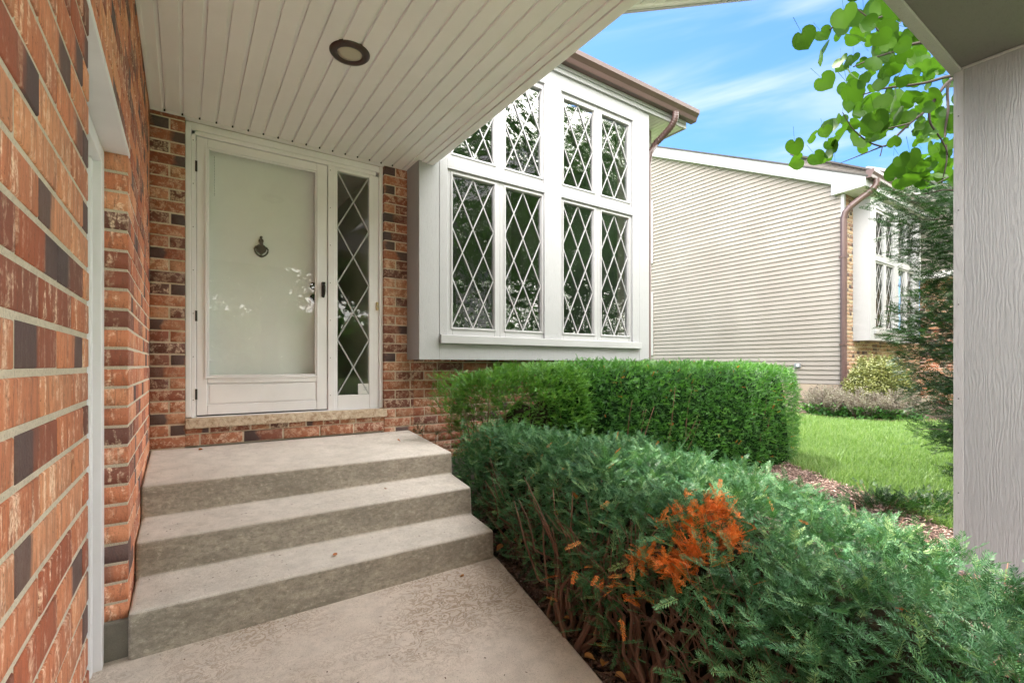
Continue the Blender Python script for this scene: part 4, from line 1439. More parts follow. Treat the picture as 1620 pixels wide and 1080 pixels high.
class Mound:
    """a clipped shrub: footprint polygon, top height, rounded shoulders, lumpy surface"""
    def __init__(s, P, top, base, Rd=0.3, lump=0.06, ls=3.0, seed=0, power=2.4, droop=0.0, fine=0.035):
        s.fine = fine
        s.P, s.top, s.base, s.Rd, s.lump, s.ls, s.seed, s.pw, s.droop = P, top, base, Rd, lump, ls, seed, power, droop
        s.cx = sum(p[0] for p in P) / len(P); s.cy = sum(p[1] for p in P) / len(P)
    def h(s, x, y, e):
        t = min(max(e / s.Rd, 0), 1)
        k = (1 - (1 - t) ** s.pw) ** (1 / s.pw)
        T = s.top(x, y)
        B = s.base(x, y) if callable(s.base) else s.base
        return B + (T - B) * k
    def noise(s, x, y, z):
        return s.lump * (mn.noise(Vector((x * s.ls, y * s.ls, z * s.ls + s.seed))) + 0.5 * mn.noise(Vector((x * s.ls * 2.6, y * s.ls * 2.6, z * s.ls * 2.6 + 9 + s.seed)))) + s.fine * mn.noise(Vector((x * 13, y * 13, z * 13 + s.seed)))
    def sample(s, n_top, n_side, rnd, depth=0.05, up=0.55, side_bias=1.0, zmin=None):
        pts = []; dirs = []; dep = []
        x0, x1 = min(p[0] for p in s.P), max(p[0] for p in s.P)
        y0, y1 = min(p[1] for p in s.P), max(p[1] for p in s.P)
        c = 0
        while c < n_top:
            x, y = rnd.uniform(x0, x1), rnd.uniform(y0, y1)
            if not inpoly(x, y, s.P): continue
            e = poly_dist(x, y, s.P)
            z = s.h(x, y, e)
            dd = rnd.random() ** 1.5 * depth
            nz = s.noise(x, y, z)
            eps = 0.03
            ex = poly_dist(x + eps, y, s.P) if inpoly(x + eps, y, s.P) else 0
            ey = poly_dist(x, y + eps, s.P) if inpoly(x, y + eps, s.P) else 0
            gx = (s.h(x + eps, y, ex) + s.noise(x + eps, y, z) - z - nz) / eps
            gy = (s.h(x, y + eps, ey) + s.noise(x, y + eps, z) - z - nz) / eps
            nrm = Vector((-gx, -gy, 1)).normalized()
            p = Vector((x, y, z + nz)) - nrm * dd
            d = nrm * up + Vector((rnd.gauss(0, 1), rnd.gauss(0, 1), rnd.gauss(0, 0.5))) * 0.45 + Vector((0, 0, 0.1))
            pts.append(p); dirs.append(d); dep.append(dd / max(depth, 1e-6))
            c += 1
        # sides
        seg = []
        tot = 0
        n = len(s.P)
        for i in range(n):
            a = Vector(s.P[i]); b = Vector(s.P[(i + 1) % n])
            seg.append((tot, (b - a).length, a, b)); tot += (b - a).length
        ccw = sum(s.P[i][0] * s.P[(i + 1) % n][1] - s.P[(i + 1) % n][0] * s.P[i][1] for i in range(n)) > 0
        c = 0
        while c < n_side:
            t = rnd.uniform(0, tot)
            for (t0, l, a, b) in seg:
                if t0 <= t <= t0 + l: break
            q = a + (b - a) * ((t - t0) / l)
            d2 = (b - a).normalized()
            nn = Vector((d2.y, -d2.x)) * (1 if ccw else -1)
            B = s.base(q.x, q.y) if callable(s.base) else s.base
            T = s.top(q.x, q.y)
            f = rnd.random() ** side_bias
            z = B + (T - B) * f
            # shoulder inset for this height
            inset = s.Rd * (1 - (1 - f ** s.pw) ** (1 / s.pw)) + s.droop * (1 - f) ** 2
            nz = s.noise(q.x * 1.0 + nn.x * .1, q.y, z)
            dd = rnd.random() ** 1.5 * depth
            nrm = Vector((nn.x, nn.y, 0.25 + 0.9 * f ** 3)).normalized()
            p = Vector((q.x - nn.x * inset, q.y - nn.y * inset, z)) + nrm * (nz - dd)
            if zmin is not None and p.z < zmin: continue
            d = nrm * up + Vector((rnd.gauss(0, 1), rnd.gauss(0, 1), rnd.gauss(0, 0.8))) * 0.42
            pts.append(p); dirs.append(d); dep.append(dd / max(depth, 1e-6))
            c += 1
        return pts, dirs, dep
    def core(s, shrink, name, mat, parent, step=0.07):  # solid dark filler, painted as the shade behind the foliage
        x0, x1 = min(p[0] for p in s.P), max(p[0] for p in s.P)
        y0, y1 = min(p[1] for p in s.P), max(p[1] for p in s.P)
        X = np.arange(x0, x1, step); Y = np.arange(y0, y1, step)
        co = []; ok = []
        for y in Y:
            for x in X:
                e = poly_dist(x, y, s.P) if inpoly(x, y, s.P) else 0
                e2 = e - shrink - s.droop
                if e2 > 0:
                    z = s.h(x, y, e2) + s.noise(x, y, 0) - shrink
                else:
                    z = (s.base(x, y) if callable(s.base) else s.base) - 0.05
                co.append((x, y, z)); ok.append(e2 > -step)
        n = len(X)
        fc = []
        for j in range(len(Y) - 1):
            for i in range(n - 1):
                q = (j * n + i, j * n + i + 1, (j + 1) * n + i + 1, (j + 1) * n + i)
                if all(ok[k] for k in q): fc.append(q)
        return npmesh(name, co, fc, mat, parent, smooth=True)
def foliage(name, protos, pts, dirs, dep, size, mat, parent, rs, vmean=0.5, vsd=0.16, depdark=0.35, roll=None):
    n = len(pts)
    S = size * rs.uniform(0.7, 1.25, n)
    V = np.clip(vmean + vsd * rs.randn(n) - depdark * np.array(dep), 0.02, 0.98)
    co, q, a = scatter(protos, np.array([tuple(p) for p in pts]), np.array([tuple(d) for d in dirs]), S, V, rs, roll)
    return npmesh(name, co, q, mat, parent, {'v': a})

def branchy(mb, base, tips, rnd, r0=0.012, wig=0.05, n=6, r1=0.002):
    for tp in tips:
        a = Vector(base); b = Vector(tp)
        pts = []
        for i in range(n + 1):
            t = i / n
            p = a.lerp(b, t) + Vector((rnd.uniform(-wig, wig), rnd.uniform(-wig, wig), rnd.uniform(-wig, wig))) * math.sin(math.pi * t)
            p.z -= 0.0
            pts.append(p)
        mb.tube(pts, [r0 + (r1 - r0) * i / n for i in range(n + 1)], 5)

# ------------------------------------------------------------------ front yew hedge
rnd = random.Random(17)
yew = thing('yew_hedge', 'low spreading blue-green yew beside the walk with an orange dead patch', 'hedge', (2.1, 1.7, -1.25))
FP = [(1.66, 3.30), (1.62, 2.9), (1.57, 2.5), (1.44, 2.0), (1.32, 1.55), (1.25, 1.2), (1.20, 0.85), (1.12, 0.45), (1.0, 0.12), (1.3, -0.15), (1.9, -0.12),
      (2.2, 0.25), (2.45, 0.75), (2.65, 1.3), (2.85, 1.9), (3.1, 2.45), (3.15, 2.80), (2.7, 3.0), (2.2, 3.3)]
def ytop(x, y):
    return -0.50 + 0.03 * sstep(2.2, 3.2, y) - 0.10 * sstep(1.6, 0.2, y) - 0.11 * sstep(1.8, 2.8, x)
ym = Mound(FP, ytop, lambda x, y: -1.17, Rd=0.30, lump=0.09, ls=3.2, seed=3, power=2.2, droop=0.10, fine=0.065)
protos = [proto_sprig(0.085, 14, 0.0215, 0.0036, 0.5, 0.55, i) for i in range(4)] + [proto_sprig(0.06, 10, 0.019, 0.0030, 0.7, 0.7, 9)]
dead_c = [(atd(1125, 822, 1.80), 0.062), (atd(1080, 835, 1.76), 0.050), (atd(1150, 862, 1.68), 0.036), (atd(1090, 880, 1.64), 0.045), (atd(1060, 905, 1.62), 0.038), (atd(1010, 888, 1.72), 0.028)]
pts, dirs, dep = ym.sample(11500, 7600, rnd, 0.13, 0.28, 0.75)
G = ([], [], []); Dd = ([], [], [])
for p, d, e in zip(pts, dirs, dep):
    isdead = any((p - c).length < r * 1.15 for c, r in dead_c)
    if (not isdead) and any((p - c * 0.93).length < r * 0.9 for c, r in dead_c): continue
    if (not isdead) and rnd.random() < 0.005: isdead = True
    # the gap under the dead patch shows bare wood
    g = (p - atd(1060, 1000, 1.62))
    if math.hypot(g.x, g.y) < 0.20 and p.z < -0.80 and rnd.random() < 0.8: continue
    # lower flank is thin
    if p.z < -1.05 and rnd.random() < 0.35: continue
    t_ = Dd if isdead else G
    t_[0].append(p); t_[1].append(d); t_[2].append(e)
foliage('needles', protos, *G, 0.84, M['yewfront'], yew, rs, 0.52, 0.22, 0.42)
for c, r in dead_c:
    for _ in range(int(1900 * r)):
        q = Vector((rnd.gauss(0, 1), rnd.gauss(0, 1), rnd.gauss(0, 0.7))) * r * (0.5 if rnd.random() < 0.75 else 1.0) + Vector((-0.02, -0.03, 0.03))
        Dd[0].append(c + q); Dd[1].append(Vector((rnd.gauss(-0.3, 1), rnd.gauss(-0.5, 1), rnd.gauss(0.5, 0.8)))); Dd[2].append(rnd.random() * 0.5)
for _ in range(22):
    c = rnd.choice([atd(905, 900, 1.85), atd(960, 930, 1.75), atd(1010, 930, 1.7)])
    Dd[0].append(c + Vector((rnd.gauss(0, .05), rnd.gauss(0, .05), rnd.gauss(0, .03)))); Dd[1].append(Vector((rnd.gauss(-0.5, 1), rnd.gauss(-0.5, 1), -0.4))); Dd[2].append(0.3)
foliage('dead_needles', protos, *Dd, 0.66, M['dead'], yew, rs, 0.58, 0.3, 0.3)
ym.core(0.16, 'shade_core', M['inner'], yew)
mb = MB()
for i in range(26):
    x = 1.66 + 0.10 * rnd.random() + rnd.random() * 0.9
    y = 0.3 + 2.2 * rnd.random()
    if i < 12:
        x = rnd.uniform(1.34, 1.62); y = rnd.uniform(0.85, 1.75)
    tips = []
    for k in range(7):
        tips.append((max(x + rnd.uniform(-0.34, 0.4), 1.36), y + rnd.uniform(-0.4, 0.4), ytop(x, y) - rnd.uniform(0.02, 0.30)))
    branchy(mb, (x, y, -1.28), tips, rnd, 0.011, 0.05)
for i in range(120):                                              # thin bare twigs on the open side
    y = rnd.uniform(0.5, 2.6)
    xe = np.interp(y, [0.45, 0.85, 1.2, 1.55, 2.0, 2.5], [1.12, 1.20, 1.25, 1.32, 1.44, 1.57])
    a = Vector((xe + rnd.uniform(0.12, 0.3), y, rnd.uniform(-1.22, -0.85)))
    b = a + Vector((rnd.uniform(-0.22, 0.02), rnd.uniform(-0.2, 0.2), rnd.uniform(0.05, 0.32)))
    branchy(mb, a, [b, b + Vector((rnd.uniform(-.06, .06), rnd.uniform(-.06, .06), .03))], rnd, 0.0035, 0.025, 5, 0.001)
mb.build('branches', M['bark'], yew, smooth=True)

# ------------------------------------------------------------------ back hedge under the bay
rnd = random.Random(23)
hg = thing('box_hedge', 'tall clipped deep green hedge under the bay window, squared off at its right end', 'hedge', (4.4, 3.3, -1.25))
HP = [(2.55, 3.55), (2.60, 3.15), (3.2, 2.98), (4.2, 2.88), (5.2, 2.80), (6.08, 2.80), (6.52, 2.96), (6.62, 3.35), (6.4, 3.72), (5.2, 3.76), (3.0, 3.74)]
hm = Mound(HP, lambda x, y: 0.015 - 0.055 * sstep(3.4, 2.7, y) - 0.03 * sstep(5.4, 6.5, x) - 0.04 * sstep(3.2, 2.5, x), lambda x, y: -1.235, Rd=0.17, lump=0.035, ls=4.0, seed=11, power=3.0, droop=0.08, fine=0.04)
hpro = [proto_sprig(0.055, 8, 0.0165, 0.0046, 0.5, 0.6, 20 + i) for i in range(3)] + [proto_sprig(0.04, 8, 0.017, 0.0046, 0.5, 0.9, 30, allround=True)]
pts, dirs, dep = hm.sample(7500, 19000, rnd, 0.13, 0.45, 0.9)
foliage('needles', hpro, pts, dirs, dep, 0.84, M['hedgeback'], hg, rs, 0.50, 0.24, 0.55, rs.uniform(-1.5, 1.5, len(pts)))
bi = [i for i in range(len(pts)) if rnd.random() < 0.006]
foliage('brown_needles', hpro, [pts[i] for i in bi], [dirs[i] for i in bi], [dep[i] for i in bi], 0.9, M['dead'], hg, rs, 0.35, 0.2, 0.2)
hm.core(0.07, 'shade_core', M['innergreen'], hg)
mb = MB()
for i in range(22):
    x, y = rnd.uniform(2.8, 6.2), rnd.uniform(3.1, 3.5)
    branchy(mb, (x, y, -1.28), [(x + rnd.uniform(-.3, .3), y + rnd.uniform(-.3, .2), rnd.uniform(-0.7, -0.2)) for _ in range(5)], rnd, 0.014, 0.04)
mb.build('branches', M['bark'], hg, smooth=True)

rnd = random.Random(29)
sh = thing('juniper_shrub', 'loose feathery light green shrub between the steps and the clipped hedge', 'shrub', (2.2, 3.4, -1.25))
SP = [(1.78, 3.66), (1.80, 3.42), (2.02, 3.16), (2.45, 3.02), (2.9, 2.98), (3.15, 3.2), (3.1, 3.6), (2.4, 3.74)]
sm = Mound(SP, lambda x, y: -0.085 + 0.05 * sstep(1.9, 2.6, x) + 0.02 * sstep(3.1, 3.6, y), lambda x, y: -0.80, Rd=0.22, lump=0.06, ls=4.5, seed=41, power=2.0, droop=0.14)
pts, dirs, dep = sm.sample(2300, 3400, rnd, 0.10, 0.7, 0.55)
for _ in range(230):                                              # feathery tips reaching left
    pts.append(Vector((rnd.uniform(1.66, 1.9), rnd.uniform(3.35, 3.62), rnd.uniform(-0.40, -0.07)))); dirs.append(Vector((rnd.gauss(-0.8, 0.5), rnd.gauss(-0.2, 0.5), rnd.gauss(0.7, 0.4)))); dep.append(0.1)
foliage('foliage', hpro, pts, dirs, dep, 1.0, M['hedgeleft'], sh, rs, 0.55, 0.2, 0.35)
sm.core(0.11, 'shade_core', M['inner'], sh)
mb = MB()
for i in range(5):
    branchy(mb, (2.1 + 0.18 * i, 3.45, -1.27), [(2.0 + 0.2 * i + rnd.uniform(-.35, .3), 3.4 + rnd.uniform(-.3, .2), rnd.uniform(-0.6, -0.2)) for _ in range(8)], rnd, 0.012, 0.05)
mb.build('branches', M['bark'], sh, smooth=True)

# small seedlings in the corner by the landing
sd_ = thing('yew_seedling', 'tiny yew seedling sprouting beside the landing against the brick', 'plant', (1.75, 3.95, -0.95))
pts = []; dirs = []; dep = []
for _ in range(26):
    c = rnd.choice([aty(668, 682, 3.92), aty(690, 684, 3.92), aty(655, 680, 3.95)])
    pts.append(c + Vector((rnd.gauss(0, .02), rnd.gauss(0, .02), rnd.gauss(0, .012)))); dirs.append(Vector((rnd.gauss(0, 1), rnd.gauss(-.5, .6), rnd.gauss(0.3, .5)))); dep.append(.6)
foliage('needles', hpro, pts, dirs, dep, 0.9, M['yewtree'], sd_, rs)
mb = MB()
branchy(mb, (1.78, 3.93, -1.25), [tuple(aty(668, 684, 3.92)), tuple(aty(690, 686, 3.92))], rnd, 0.004, 0.01)
mb.build('stem', M['bark'], sd_)

# ------------------------------------------------------------------ yew tree by the lawn
rnd = random.Random(31)
yt = thing('yew_tree', 'dark feathery yew tree standing on the lawn behind the porch post', 'tree', (5.9, 1.25, -1.2))
pts = []; dirs = []; dep = []; rolls = []
mb = MB()
tc_ = Vector((5.75, 0.95, 0))
mb.tube([(5.8, 0.9, -1.3), (5.78, 0.93, -0.6), (5.74, 0.95, 0.1), (5.72, 0.98, 0.9), (5.65, 1.0, 1.5)], [0.055, 0.045, 0.035, 0.022, 0.008], 8)
# main limbs end near the outline seen from the walk
ends = [(1392, 318, 4.6), (1405, 350, 4.7), (1425, 300, 4.8), (1450, 300, 5.0), (1480, 312, 5.0), (1500, 330, 5.2), (1425, 375, 4.6), (1400, 352, 4.5), (1440, 400, 4.6), (1428, 405, 4.9),
        (1465, 425, 4.6), (1455, 440, 4.4), (1480, 380, 5.0), (1500, 400, 5.2), (1460, 462, 4.5), (1440, 472, 4.3), (1485, 470, 4.8), (1500, 500, 5.0), (1410, 498, 4.5), (1402, 528, 4.4), (1425, 520, 4.5), (1450, 510, 4.6), (1430, 550, 4.4),
        (1465, 545, 4.7), (1490, 560, 4.9), (1420, 575, 4.5), (1445, 590, 4.6), (1440, 615, 4.5), (1475, 605, 4.8), (1500, 620, 5.0), (1455, 640, 4.4), (1450, 680, 4.2), (1478, 690, 4.3), (1495, 660, 4.6), (1500, 700, 4.4), (1508, 740, 4.3), (1560, 400, 5.5), (1600, 450, 5.2), (1560, 560, 5.5), (1620, 600, 5.6), (1580, 680, 5.2), (1640, 380, 5.8), (1540, 330, 5.4), (1700, 500, 6.5), (1700, 640, 6.3), (1560, 300, 5.6)]
for (u, v, d) in ends:
    e = atd(u, v, d)
    z0 = min(max(e.z - rnd.uniform(-0.05, 0.25), -1.0), 1.4)
    b = Vector((tc_.x, tc_.y, z0))
    n = 10
    path = []
    for i in range(n + 1):
        t = i / n
        p = b.lerp(e, t) + Vector((0, 0, 0.07 * math.sin(math.pi * t))) + Vector((rnd.uniform(-1, 1), rnd.uniform(-1, 1), rnd.uniform(-1, 1))) * 0.015
        path.append(p)
    mb.tube(path, [0.010 * (1 - 0.85 * i / n) + 0.001 for i in range(n + 1)], 5)
    L_ = (e - b).length
    ax = (e - b).normalized()
    sidev = ax.cross(Vector((0, 0, 1))).normalized()
    for k in range(int(62 + 54 * L_)):
        t = rnd.uniform(0.30, 1.0)
        i = min(int(t * n), n - 1)
        p = path[i].lerp(path[i + 1], t * n - i)
        s = rnd.choice((-1, 1))
        spread = (1.08 - t) * 0.30 * L_ + 0.05
        q = p + sidev * s * rnd.uniform(0, spread) + Vector((rnd.gauss(0, .02), rnd.gauss(0, .02), rnd.gauss(-0.015, .055)))
        pts.append(q); dirs.append(ax * rnd.uniform(0.2, 1.0) + sidev * s * rnd.uniform(0.1, 0.9) + Vector((0, 0, rnd.uniform(-0.6, 0.5)))); dep.append(rnd.random() * 0.5 * (1.2 - t))
tpro = [proto_sprig(0.11, 11, 0.032, 0.0065, 0.5, 0.5, 50 + i) for i in range(3)]
foliage('needles', tpro, pts, dirs, dep, 1.0, M['yewtree'], yt, rs, 0.50, 0.22, 0.5)
mb.build('trunk', M['darkbark'], yt, smooth=True)

# ------------------------------------------------------------------ redbud branch with heart-shaped leaves
rnd = random.Random(37)
rb_ = thing('redbud_tree', 'heart-leaved tree whose branches hang in from the right against the sky', 'tree', (4.6, 1.6, -1.25))
def heart_proto(seed):
    r = random.Random(seed)
    n = 18
    V = [(0, 0, 0)]
    cup = r.uniform(0.08, 0.45); curl = r.uniform(-0.28, 0.2)
    rim = []
    for i in range(n):
        a = math.pi * 2 * i / n
        # heart outline, stalk notch at x=0, tip at +x
        s = math.sin(a / 2)
        rr = 0.5 * (0.18 + 0.98 * abs(math.sin(a / 2)) ** 0.62)
        x = 0.44 - rr * math.cos(a)
        y = rr * math.sin(a) * 1.02
        if abs(i - n / 2) < 0.6: x += 0.10
        x -= 0.02
        rim.append((x, y))
    cxx = 0.42
    V = [(cxx, 0, -0.02)]
    for (x, y) in rim:
        xm, ym_ = cxx + (x - cxx) * 0.55, y * 0.55
        V.append((xm, ym_, cup * abs(ym_) * 0.8 + curl * xm * xm))
    for (x, y) in rim:
        V.append((x, y, cup * abs(y) + curl * x * x + 0.015 * r.uniform(-1, 1)))
    Q = []
    for i in range(n):
        j = (i + 1) % n
        Q.append((1 + i, 1 + n + i, 1 + n + j, 1 + j))
    for i in range(0, n, 2):
        j = (i + 1) % n; k = (i + 2) % n
        Q.append((0, 1 + i, 1 + j, 1 + k))
    A = [0.22] + [0.04] * n + [-0.04] * n
    # stalk
    b = len(V)
    V += [(-0.45, -0.012, 0.05), (0.42, -0.006, 0.0), (0.42, 0.006, 0.0), (-0.45, 0.012, 0.05)]
    A += [0.0] * 4
    Q.append((b, b + 1, b + 2, b + 3))
    return np.array(V), np.array(Q), np.array(A)
hp = [heart_proto(i) for i in range(6)]
# leaves read from the photograph (centre pixel, width) plus fill
LF = [(1270, 56, 38), (1298, 81, 42), (1300, 52, 26), (1302, 126, 36), (1335, 20, 40), (1366, 20, 46), (1330, 40, 36), (1357, 62, 44), (1330, 95, 32), (1345, 115, 34), (1348, 140, 42), (1372, 165, 34), (1405, 105, 32),
      (1420, 130, 40), (1438, 88, 34), (1392, 55, 30), (1415, 35, 34), (1440, 45, 30), (1395, 15, 36), (1460, 60, 26), (1385, 185, 42), (1416, 165, 38), (1360, 175, 34), (1395, 130, 30), (1460, 100, 34), (1475, 112, 36),
      (1470, 150, 44), (1445, 160, 36), (1435, 125, 28), (1455, 75, 26), (1325, 215, 40), (1315, 205, 34), (1320, 240, 30), (1357, 220, 36), (1257, 227, 30), (1287, 215, 28), (1263, 253, 30), (1290, 246, 26), (1345, 195, 26), (1325, 190, 22),
      (1375, 200, 30), (1415, 228, 26), (1440, 245, 42), (1425, 250, 28), (1455, 200, 30), (1482, 200, 34), (1475, 232, 32), (1450, 258, 26), (1417, 277, 34), (1449, 272, 32), (1478, 277, 36), (1503, 285, 34), (1505, 262, 30), (1495, 175, 30),
      (1502, 190, 26), (1405, 195, 26), (1435, 190, 28), (1500, 130, 30), (1485, 95, 26), (1405, 75, 28), (1425, 70, 26), (1340, 165, 28), (1380, 105, 28), (1385, 80, 30), (1465, 170, 26), (1370, 130, 26), (1310, 225, 24), (1395, 165, 30),
      (1430, 15, 30), (1455, 20, 28), (1350, -20, 36), (1400, -25, 36), (1430, -15, 30), (1372, 42, 30), (1420, 100, 26), (1490, 245, 28), (1470, 212, 22), (1500, 225, 28), (1525, 150, 34), (1530, 220, 34), (1550, 280, 34), (1560, 180, 34), (1580, 240, 34), (1540, 90, 34), (1520, 60, 30)]
for _ in range(80):
    u_, v_ = rnd.uniform(1370, 1512), rnd.uniform(-10, 292)
    if v_ > 40 + (u_ - 1370) * -1.2 and not (u_ < 1430 and 225 < v_): LF.append((u_, v_, rnd.uniform(18, 34)))
pts = []; dirs = []; S = []; V = []
for (u, v, wd) in LF:
    for rep in range(3 if rnd.random() < 0.6 and u < 1500 else 1):
        d = rnd.uniform(2.8, 3.6) if u < 1440 else rnd.uniform(3.25, 3.9)
        if rep >= 1:
            u2, v2, d, wd2 = u + rnd.uniform(-20, 20), v + rnd.uniform(-15, 15), d + 0.6, wd * 0.72
            if u < 1310: continue
        else:
            u2, v2, wd2 = u, v, wd
        size = wd2 * d / 757 * 0.88 * rnd.uniform(0.85, 1.1)
        an = rnd.uniform(0, 2 * math.pi)
        f = Vector((S0, C0, 0)); r_ = Vector((C0, -S0, 0)); upv = Vector((0, 0, 1))
        ax = r_ * math.cos(an) + upv * (math.sin(an) * 0.9 - 0.3) + f * rnd.uniform(-0.35, 0.35)
        ax.normalize()
        c = atd(u2, v2, d) - ax * size * 0.42
        pts.append(tuple(c)); dirs.append(tuple(ax)); S.append(size); V.append(rnd.uniform(0.15, 0.85))
pts = np.array(pts); dirs = np.array(dirs); S = np.array(S); V = np.array(V)
# leaf plane roughly faces the walk: roll of the blade around its axis
dn = dirs / np.linalg.norm(dirs, axis=1, keepdims=True)
want = -pts / np.linalg.norm(pts, axis=1, keepdims=True) + np.array([[0.0, 0.0, -0.35]]) + rs.randn(len(pts), 3) * 0.38
up0 = np.tile(np.array([[0, 0, 1.0]]), (len(dn), 1))
yy = np.cross(up0, dn); yy /= np.maximum(np.linalg.norm(yy, axis=1, keepdims=True), 1e-6)
zz_ = np.cross(dn, yy)
roll = np.arctan2(-(want * yy).sum(1), (want * zz_).sum(1))
co, q, a = scatter(hp, pts, dirs, S, V, rs, roll)
npmesh('leaves', co, q, M['redbud'], rb_, {'v': a}, smooth=True)
mb = MB()
def twig(px, r0, r1):
    P_ = [atd(u, v, d) for u, v, d in px]
    mb.tube(smoothpath(P_, 5), list(np.linspace(r0 * 1.5, r1 * 1.7, (len(P_) - 1) * 5 + 1)), 6)
twig([(1560, 120, 3.6), (1508, 120, 3.4), (1460, 132, 3.3), (1400, 140, 3.2), (1365, 150, 3.1)], 0.009, 0.002)
twig([(1540, 60, 3.5), (1455, 68, 3.3), (1420, 80, 3.3), (1380, 93, 3.2), (1350, 106, 3.1)], 0.008, 0.002)
twig([(1450, 42, 3.3), (1415, 20, 3.3), (1380, 30, 3.2), (1345, 5, 3.2)], 0.005, 0.002)
twig([(1340, 20, 3.1), (1325, 35, 3.0), (1313, 48, 3.0)], 0.006, 0.003)
twig([(1540, 110, 3.6), (1500, 130, 3.5), (1470, 170, 3.4), (1440, 195, 3.3), (1405, 228, 3.2), (1395, 232, 3.2), (1360, 246, 3.1), (1330, 258, 3.0)], 0.009, 0.0012)
twig([(1395, 232, 3.2), (1375, 225, 3.1), (1350, 205, 3.1), (1333, 178, 3.1)], 0.004, 0.0015)
twig([(1540, 90, 3.7), (1502, 130, 3.6), (1500, 175, 3.5), (1495, 210, 3.5), (1498, 250, 3.4), (1490, 290, 3.4)], 0.008, 0.002)
twig([(1440, 195, 3.3), (1420, 200, 3.2), (1385, 208, 3.2), (1365, 212, 3.1)], 0.004, 0.0015)
twig([(1470, 170, 3.4), (1472, 195, 3.4), (1490, 222, 3.4), (1500, 245, 3.4)], 0.006, 0.002)
twig([(1420, 80, 3.3), (1400, 60, 3.2), (1380, 38, 3.2)], 0.005, 0.002)
twig([(1420, 80, 3.3), (1412, 55, 3.2), (1425, 35, 3.3)], 0.004, 0.002)
twig([(1500, 280, 3.4), (1480, 290, 3.3), (1462, 285, 3.3)], 0.003, 0.001)
twig([(1396, 232, 3.2), (1393, 245, 3.2), (1392, 247, 3.2)], 0.002, 0.002)
mb.tube([(5.1, 0.2, -1.3), (5.05, 0.25, -0.3), (4.95, 0.3, 0.8), (4.7, 0.5, 1.6), (4.6, 0.7, 2.2), (4.4, 0.7, 3.0)], [0.08, 0.07, 0.06, 0.045, 0.035, 0.02], 10)
for a_ in ((1560, 120, 3.6), (1540, 60, 3.5), (1540, 110, 3.6), (1540, 90, 3.7)):
    p_ = atd(*a_)
    mb.tube([(4.66, 0.62, 2.0), tuple((Vector((4.66, 0.62, 2.0)) + p_) / 2 + Vector((0, 0, 0.05))), tuple(p_)], [0.02, 0.012, 0.009], 7)
mb.build('branches', M['darkbark'], rb_, smooth=True)

# ------------------------------------------------------------------ plants at the neighbouring house
def leaf_proto(nq, spread, ls, seed, tall=1.0):
    r = random.Random(seed)
    V = []; Q = []; A = []
    for i in range(nq):
        c = Vector((r.uniform(0, 1) * tall, r.gauss(0, spread), r.gauss(0, spread)))
        d = Vector((r.gauss(0.5, 1), r.gauss(0, 1), r.gauss(0, 1))).normalized()
        s_ = d.cross(Vector((r.gauss(0, 1), r.gauss(0, 1), r.gauss(0, 1)))).normalized() * ls * 0.35
        b = len(V)
        V += [c, c + d * ls * 0.5 + s_, c + d * ls, c + d * ls * 0.5 - s_]
        A += [0, 0, 0.1, 0]
        Q.append((b, b + 1, b + 2, b + 3))
    return np.array([tuple(v) for v in V]), np.array(Q), np.array(A)
rnd = random.Random(43)
lp = [leaf_proto(14, 0.12, 0.22, i) for i in range(3)]
sp_ = thing('spirea_bush', 'rounded yellow-green bush under the neighbouring bay window', 'bush', (11.3, 3.7, -1.0))
def ellipsoid_points(c, R, n, rnd, shell=0.35, zc=-0.3):
    out = []; dr = []; dp = []
    while len(out) < n:
        v = Vector((rnd.gauss(0, 1), rnd.gauss(0, 1), rnd.gauss(0, 1))).normalized()
        if v.z < zc: continue
        k = 1 - shell * rnd.random() ** 1.3
        k *= 1 + 0.16 * mn.noise(v * 2.7 + Vector(c))
        out.append(Vector(c) + Vector((v.x * R[0], v.y * R[1], v.z * R[2])) * k)
        dr.append(v + Vector((rnd.gauss(0, .5), rnd.gauss(0, .5), rnd.gauss(0.3, .5)))); dp.append(1 - k)
    return out, dr, dp
a1 = ellipsoid_points((11.05, 3.62, -0.60), (0.62, 0.42, 0.66), 2300, rnd)
foliage('leaves', lp, a1[0], a1[1], a1[2], 0.16, M['spirea'], sp_, rs, 0.55, 0.18, 0.5)
mb = MB()
for i in range(26):
    branchy(mb, (11.05 + rnd.uniform(-.12, .12), 3.62 + rnd.uniform(-.1, .1), -1.06), [tuple(a1[0][rnd.randrange(len(a1[0]))]) for _ in range(3)], rnd, 0.007, 0.03)
mb.build('stems', M['bark'], sp_)
cgrp = 'faded catmint clumps in the neighbouring bed'
